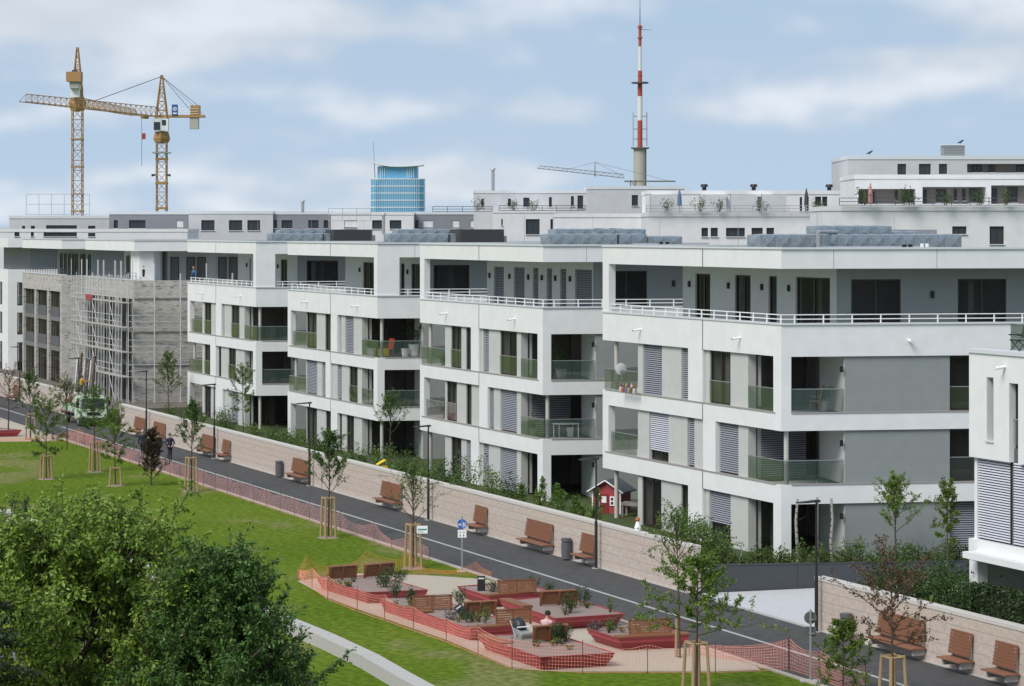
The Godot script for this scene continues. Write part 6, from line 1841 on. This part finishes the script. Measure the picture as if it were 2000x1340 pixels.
# ---------------------------------------------------------------- people, vehicles
# a body from tapered capsules, blended and meshed as one surface
func body_mesh(caps: Array, cell: float) -> ArrayMesh:
	var lo := Vector3.INF; var hi := -Vector3.INF
	for c in caps:
		for e in 2:
			lo = lo.min(c[e] - Vector3.ONE * (c[2 + e] + cell * 2)); hi = hi.max(c[e] + Vector3.ONE * (c[2 + e] + cell * 2))
	var n := Vector3i(((hi - lo) / cell).ceil()) + Vector3i.ONE
	var f := PackedFloat32Array(); f.resize(n.x * n.y * n.z)
	f.fill(9.0)
	for c in caps:
		var a: Vector3 = c[0]; var b: Vector3 = c[1]; var ra: float = c[2]; var rb: float = c[3]
		var m := maxf(ra, rb) + 0.09
		var i0 := Vector3i(((a.min(b) - Vector3.ONE * m - lo) / cell).floor()).max(Vector3i.ZERO)
		var i1 := Vector3i(((a.max(b) + Vector3.ONE * m - lo) / cell).ceil()).min(n - Vector3i.ONE)
		var d := b - a; var dd := maxf(d.length_squared(), 1e-6)
		for z in range(i0.z, i1.z + 1):
			for y in range(i0.y, i1.y + 1):
				for x in range(i0.x, i1.x + 1):
					var p := lo + Vector3(x, y, z) * cell
					var t := clampf((p - a).dot(d) / dd, 0.0, 1.0)
					var v := p.distance_to(a + d * t) - lerpf(ra, rb, t)
					var i := (z * n.y + y) * n.x + x
					var w := f[i]
					var h := clampf(0.5 + 0.5 * (w - v) / 0.035, 0.0, 1.0)
					f[i] = lerpf(w, v, h) - 0.035 * h * (1.0 - h)
	var index := {}
	var vs := PackedVector3Array(); var cs := PackedColorArray(); var ids := PackedInt32Array()
	var corner := [Vector3i(0, 0, 0), Vector3i(1, 0, 0), Vector3i(0, 1, 0), Vector3i(1, 1, 0), Vector3i(0, 0, 1), Vector3i(1, 0, 1), Vector3i(0, 1, 1), Vector3i(1, 1, 1)]
	var edges := [[0, 1], [2, 3], [4, 5], [6, 7], [0, 2], [1, 3], [4, 6], [5, 7], [0, 4], [1, 5], [2, 6], [3, 7]]
	for z in n.z - 1:
		for y in n.y - 1:
			for x in n.x - 1:
				var base := (z * n.y + y) * n.x + x
				var s := 0
				var val := []
				for k in 8:
					var q: Vector3i = corner[k]
					var v := f[base + q.x + q.y * n.x + q.z * n.x * n.y]
					val.append(v)
					if v < 0.0: s += 1
				if s == 0 or s == 8: continue
				var sum := Vector3.ZERO; var cnt := 0
				for e in edges:
					var va: float = val[e[0]]; var vb: float = val[e[1]]
					if (va < 0.0) != (vb < 0.0):
						sum += Vector3(corner[e[0]]).lerp(Vector3(corner[e[1]]), va / (va - vb)); cnt += 1
				var p := lo + (Vector3(x, y, z) + sum / cnt) * cell
				index[base] = vs.size()
				vs.append(p)
				var best := 9.0; var col := Color.WHITE
				for c in caps:
					var d: Vector3 = c[1] - c[0]
					var t := clampf((p - c[0]).dot(d) / maxf(d.length_squared(), 1e-6), 0.0, 1.0)
					var v: float = p.distance_to(c[0] + d * t) - lerpf(c[2], c[3], t)
					if v < best: best = v; col = c[4]
				cs.append(col)
	var stx := [1, n.x, n.x * n.y]
	for base in index:
		for ax in 3:
			var u: int = stx[(ax + 1) % 3]; var w: int = stx[(ax + 2) % 3]
			var va := f[base]; var vb := f[base + stx[ax]]
			if (va < 0.0) == (vb < 0.0): continue
			if not (index.has(base - u) and index.has(base - w) and index.has(base - u - w)): continue
			var q := [index[base], index[base - u], index[base - u - w], index[base - w]]
			if va >= 0.0: q.reverse()
			ids.append_array([q[0], q[2], q[1], q[0], q[3], q[2]])
	var st := SurfaceTool.new()
	st.begin(Mesh.PRIMITIVE_TRIANGLES)
	st.set_smooth_group(0)
	for i in ids:
		st.set_color(cs[i]); st.add_vertex(vs[i])
	st.index()
	st.generate_normals()
	return st.commit()

func person(label: String, at: Vector3, turn: float, pose: Dictionary, coat: Color, legs: Color, hair: Color) -> void:
	# faces local +z; joints in metres for a 1.72 m figure
	var o := thing("person", label, "person", at, turn)
	var skin := Color(0.45, 0.27, 0.19); var shoe := Color(0.02, 0.02, 0.02)
	var up: Vector3 = pose.get("lift", Vector3.ZERO)
	var hip := Vector3(0, 0.93, 0) + up
	var chest: Vector3 = hip + pose.get("spine", Vector3(0, 0.42, 0.02))
	var neck: Vector3 = chest + Vector3(0, 0.14, 0.01)
	var head: Vector3 = neck + pose.get("head", Vector3(0, 0.19, 0.04))
	var c := [[hip, chest, 0.155, 0.165, coat], [chest + Vector3(-0.14, 0.03, 0), chest + Vector3(0.14, 0.03, 0), 0.085, 0.085, coat], [neck - Vector3(0, 0.06, 0), neck + Vector3(0, 0.06, 0.01), 0.06, 0.055, skin], [head + Vector3(0, -0.03, 0), head + Vector3(0, 0.04, -0.01), 0.085, 0.1, skin], [head + Vector3(0, -0.02, 0.09), head + Vector3(0, -0.035, 0.115), 0.016, 0.014, skin], [hip + Vector3(-0.07, -0.03, 0), hip + Vector3(0.07, -0.03, 0), 0.13, 0.13, coat if pose.get("long", false) else legs]]
	for s in [-1.0, 1.0]:
		var sd: String = "l" if s < 0 else "r"
		var h0 := hip + Vector3(s * 0.09, -0.05, 0)
		var knee: Vector3 = h0 + pose.get("thigh_" + sd, Vector3(0, -0.42, 0.03))
		var ank: Vector3 = knee + pose.get("shin_" + sd, Vector3(0, -0.42, -0.02))
		c.append([h0, knee, 0.09, 0.062, legs]); c.append([knee, ank, 0.06, 0.042, legs])
		c.append([ank + Vector3(0, -0.03, -0.03), ank + Vector3(s * 0.02, -0.04, 0.14), 0.04, 0.035, shoe])
		var sh: Vector3 = chest + Vector3(s * 0.19, 0.04, 0)
		var el: Vector3 = sh + pose.get("arm_" + sd, Vector3(s * 0.05, -0.29, -0.02))
		var wr: Vector3 = el + pose.get("fore_" + sd, Vector3(s * 0.0, -0.25, 0.08))
		var hd := (wr - el).normalized()
		c.append([sh, el, 0.062, 0.05, coat]); c.append([el, wr, 0.048, 0.034, coat])
		c.append([wr, wr + hd * 0.08, 0.034, 0.036, skin])
		for k in 4:
			var sp := Vector3(0, 0, 0.02 * (k - 1.5))
			c.append([wr + hd * 0.08 + sp, wr + hd * (0.15 + 0.015 * (1.5 - absf(k - 1.2))) + sp + Vector3(0, -0.008, 0), 0.011, 0.008, skin])
		c.append([wr + hd * 0.03, wr + hd * 0.09 + Vector3(-s * 0.02, 0, 0.05), 0.012, 0.009, skin])
	place("body", body_mesh(c, 0.027), M.skin_cloth, o)
	var st := begin()
	for i in 6:
		for j in 14:
			var q := func(a: int, b: int) -> Vector3:
				var th := PI * 0.62 * a / 6.0; var ph := TAU * b / 14.0
				return head + Vector3(0, 0.03, -0.015) + Vector3(sin(th) * cos(ph) * 0.108, cos(th) * 0.112, sin(th) * sin(ph) * 0.112 - 0.02)
			quad(st, q.call(i, j), q.call(i + 1, j), q.call(i + 1, j + 1), q.call(i, j + 1))
	done(st, "hair", mat(hair.r, hair.g, hair.b, 0.8), o)

func people_and_vehicles() -> void:
	var away := YAW + PI / 2            # facing up the street
	var navy := Color(0.02, 0.024, 0.04); var dark := Color(0.015, 0.015, 0.02)
	var stride := {"thigh_l": Vector3(-0.01, -0.4, 0.14), "shin_l": Vector3(0, -0.41, -0.03), "thigh_r": Vector3(0.01, -0.4, -0.1), "shin_r": Vector3(0, -0.38, -0.16), "lift": Vector3(0, -0.02, 0), "arm_l": Vector3(-0.06, -0.28, -0.08), "arm_r": Vector3(0.06, -0.28, 0.06), "long": true}
	person("person in a dark jacket with grey hair walking up the path beside two others", P(-24.6, 170.5), away, stride, navy, dark, Color(0.4, 0.39, 0.37))
	person("person in a dark olive coat walking between two others", P(-23.3, 168.6), away, stride, Color(0.03, 0.028, 0.022), dark, Color(0.03, 0.02, 0.015))
	person("person in a dark blue coat with hands behind the back walking nearest the wall", P(-22.4, 167.6), away, {"thigh_l": Vector3(0, -0.42, 0.05), "shin_l": Vector3(0, -0.41, -0.06), "thigh_r": Vector3(0, -0.41, -0.06), "shin_r": Vector3(0, -0.4, -0.1), "arm_l": Vector3(-0.1, -0.26, -0.08), "fore_l": Vector3(0.14, -0.14, -0.1), "arm_r": Vector3(0.1, -0.26, -0.08), "fore_r": Vector3(-0.14, -0.14, -0.1), "long": true}, Color(0.018, 0.022, 0.045), Color(0.016, 0.02, 0.04), Color(0.12, 0.1, 0.09))
	# seated with a stroller
	person("seated person in a pale pink top with dark hair beside a stroller", P(1.2, 90.85, -0.27), PI - 0.5, {"thigh_l": Vector3(-0.04, -0.06, 0.42), "shin_l": Vector3(0, -0.42, 0.05), "thigh_r": Vector3(0.04, -0.06, 0.42), "shin_r": Vector3(0, -0.42, 0.05), "spine": Vector3(0, 0.4, 0.07), "head": Vector3(0, 0.17, 0.1), "arm_l": Vector3(-0.04, -0.25, 0.12), "fore_l": Vector3(0.02, -0.06, 0.24), "arm_r": Vector3(0.04, -0.25, 0.12), "fore_r": Vector3(-0.02, -0.06, 0.24), "lift": Vector3(0, 0.03, 0)}, Color(0.6, 0.4, 0.4), Color(0.05, 0.05, 0.06), Color(0.02, 0.014, 0.01))
	var o := thing("stroller", "dark stroller with pale grey lining and big wheels beside the seated person", "stroller", P(0.35, 91.6), 0.5)
	for q in [[-0.28, 0.3, 0.14], [0.28, 0.3, 0.14], [-0.26, -0.32, 0.11], [0.26, -0.32, 0.11]]:
		var st := begin()
		for i in 16:
			var t0 := TAU * i / 16; var t1 := TAU * (i + 1) / 16
			tube(st, Vector3(q[0], q[2] + sin(t0) * (q[2] - 0.02), q[1] + cos(t0) * (q[2] - 0.02)), Vector3(q[0], q[2] + sin(t1) * (q[2] - 0.02), q[1] + cos(t1) * (q[2] - 0.02)), 0.022, 0.022, 5, false)
		var w := done(st, "wheel", M.black, o)
		tube_part("hub", M.rail, w, Vector3(q[0] - 0.02, q[2], q[1]), Vector3(q[0] + 0.02, q[2], q[1]), q[2] * 0.62, q[2] * 0.62, 12)
	for s in [-1.0, 1.0]:
		tube_part("frame_tube", M.steel, o, Vector3(s * 0.26, 0.12, 0.32), Vector3(s * 0.24, 1.05, -0.45), 0.016)
		tube_part("frame_tube", M.steel, o, Vector3(s * 0.26, 0.1, -0.32), Vector3(s * 0.24, 0.62, 0.1), 0.016)
	tube_part("handle", M.black, o, Vector3(-0.25, 1.05, -0.45), Vector3(0.25, 1.05, -0.45), 0.022)
	var sx := begin()
	hexa(sx, [Vector3(-0.2, 0.42, -0.2), Vector3(-0.2, 0.36, 0.35), Vector3(0.2, 0.36, 0.35), Vector3(0.2, 0.42, -0.2), Vector3(-0.24, 0.9, -0.32), Vector3(-0.23, 0.6, 0.38), Vector3(0.23, 0.6, 0.38), Vector3(0.24, 0.9, -0.32)])
	done(sx, "seat", M.grey_panel, o)
	box_part("blanket", M.curtain, o, -0.21, 0.21, 0.58, 0.66, 0.0, 0.4)
	sx = begin()
	for i in 8:
		for j in 6:
			var q := func(a: int, b: int) -> Vector3:
				var th := PI * a / 8.0; var ph := -0.2 + 1.7 * b / 6.0
				return Vector3(cos(th) * 0.25, 0.82 + sin(th) * sin(ph) * 0.36, -0.18 + sin(th) * cos(ph) * 0.4 - 0.1)
			quad(sx, q.call(i, j), q.call(i + 1, j), q.call(i + 1, j + 1), q.call(i, j + 1))
	done(sx, "hood", M.lamp, o)
	tube_part("hood_trim", M.rail, o, Vector3(-0.25, 0.86, 0.12), Vector3(0.25, 0.86, 0.12), 0.025)
	box_part("basket", M.lamp, o, -0.2, 0.2, 0.16, 0.3, -0.28, 0.28)
	# site workers
	var spot := func(s: float, v: float, y: float) -> Vector3:
		var p := Vector2(-30.7, 208.0) + U * s + V * v
		return P(p.x, p.y, y)
	person("worker in a yellow jacket handling boards at the scaffold foot", spot.call(9.0, -2.3, GARDEN + 0.15), YAW, {"arm_l": Vector3(-0.08, -0.12, 0.25), "fore_l": Vector3(0, 0.02, 0.26), "arm_r": Vector3(0.08, -0.12, 0.25), "fore_r": Vector3(0, 0.02, 0.26)}, Color(0.55, 0.3, 0.03), Color(0.04, 0.04, 0.05), Color(0.08, 0.05, 0.03))
	person("worker in a dark jacket and white shirt on the roof terrace of the scaffolded house", spot.call(0.5, 0.9, 10.45), 0.2, {}, Color(0.02, 0.02, 0.025), dark, Color(0.02, 0.015, 0.01))
	person("worker in a faded red shirt on the scaffolded terrace", spot.call(4.4, 0.9, 10.45), 0.8, {"spine": Vector3(0.04, 0.36, 0.14)}, Color(0.35, 0.18, 0.16), Color(0.1, 0.1, 0.1), Color(0.05, 0.03, 0.02))
	var sd := S(5.0, 0.9)
	person("worker in a blue shirt bending on the scaffolded terrace at the side wall", spot.call(sd.x, sd.y, 10.45), -0.6, {"spine": Vector3(0.05, 0.3, 0.26)}, Color(0.07, 0.16, 0.3), Color(0.06, 0.06, 0.08), Color(0.15, 0.08, 0.04))
	# truck
	o = thing("truck", "light green flatbed truck with square cab parked at the site gate", "truck", P(-32.2, 196.9), YAW_WALL)
	var green := mat(0.52, 0.66, 0.5, 0.4)
	var st2 := begin()
	hexa(st2, [Vector3(0.0, 0.55, -1.05), Vector3(0.0, 0.55, 1.05), Vector3(1.8, 0.55, 1.05), Vector3(1.8, 0.55, -1.05), Vector3(0.06, 1.3, -1.05), Vector3(0.06, 1.3, 1.05), Vector3(1.8, 1.3, 1.05), Vector3(1.8, 1.3, -1.05)])
	hexa(st2, [Vector3(0.06, 1.3, -1.05), Vector3(0.06, 1.3, 1.05), Vector3(1.8, 1.3, 1.05), Vector3(1.8, 1.3, -1.05), Vector3(0.3, 2.25, -0.95), Vector3(0.3, 2.25, 0.95), Vector3(1.75, 2.25, 0.95), Vector3(1.75, 2.25, -0.95)])
	box(st2, 0.35, 1.7, 2.252, 2.34, -0.88, 0.88)
	var cb := done(st2, "cab", green, o)
	st2 = begin()
	hexa(st2, [Vector3(0.06, 1.36, -0.92), Vector3(0.06, 1.36, 0.92), Vector3(0.1, 1.36, 0.92), Vector3(0.1, 1.36, -0.92), Vector3(0.24, 2.12, -0.85), Vector3(0.24, 2.12, 0.85), Vector3(0.3, 2.12, 0.85), Vector3(0.3, 2.12, -0.85)])
	done(st2, "windscreen", M.far_glass, cb)
	for s in [-1.0, 1.0]:
		var st3 := begin()
		hexa(st3, [Vector3(0.35, 1.36, s * 1.045), Vector3(0.35, 1.36, s * 1.055), Vector3(1.3, 1.36, s * 1.055), Vector3(1.3, 1.36, s * 1.045), Vector3(0.5, 2.1, s * 0.965), Vector3(0.5, 2.1, s * 0.975), Vector3(1.3, 2.1, s * 0.975), Vector3(1.3, 2.1, s * 0.965)])
		var dr := box_part("door", green, cb, 0.3, 1.4, 0.6, 1.3, s * 1.05 - 0.02, s * 1.05 + 0.02)
		done(st3, "window", M.far_glass, dr)
		piece("mirror", M.black, cb, Vector3(0.05, 1.75, s * 1.25), Vector3(0.08, 0.38, 0.2))
		piece("headlight", M.rail, cb, Vector3(-0.005, 0.82, s * 0.78), Vector3(0.05, 0.2, 0.3))
	piece("grille", M.black, cb, Vector3(-0.005, 0.98, 0), Vector3(0.04, 0.22, 1.0))
	piece("bumper", M.dark_box, cb, Vector3(-0.06, 0.55, 0), Vector3(0.16, 0.22, 2.1))
	box_part("chassis", M.dark_box, o, 0.3, 6.0, 0.5, 0.7, -0.5, 0.5)
	box_part("bed_floor", M.steel, o, 1.95, 6.0, 0.95, 1.05, -1.1, 1.1)
	for s in [-1.1, 1.1]:
		box_part("bed_side", green, o, 1.95, 6.0, 1.05, 1.45, s - 0.03, s + 0.03)
	box_part("tailgate", green, o, 5.97, 6.03, 1.05, 1.45, -1.06, 1.06)
	for q in [[0.7, -0.9], [0.7, 0.9], [4.8, -0.9], [4.8, 0.9]]:
		var tw := begin()
		tube(tw, Vector3(q[0], 0.42, q[1] - 0.14), Vector3(q[0], 0.42, q[1] + 0.14), 0.42, 0.42, 20)
		var w := done(tw, "wheel", M.black, o)
		tube_part("rim", M.steel, w, Vector3(q[0], 0.42, q[1] - 0.15), Vector3(q[0], 0.42, q[1] + 0.15), 0.22, 0.22, 14)
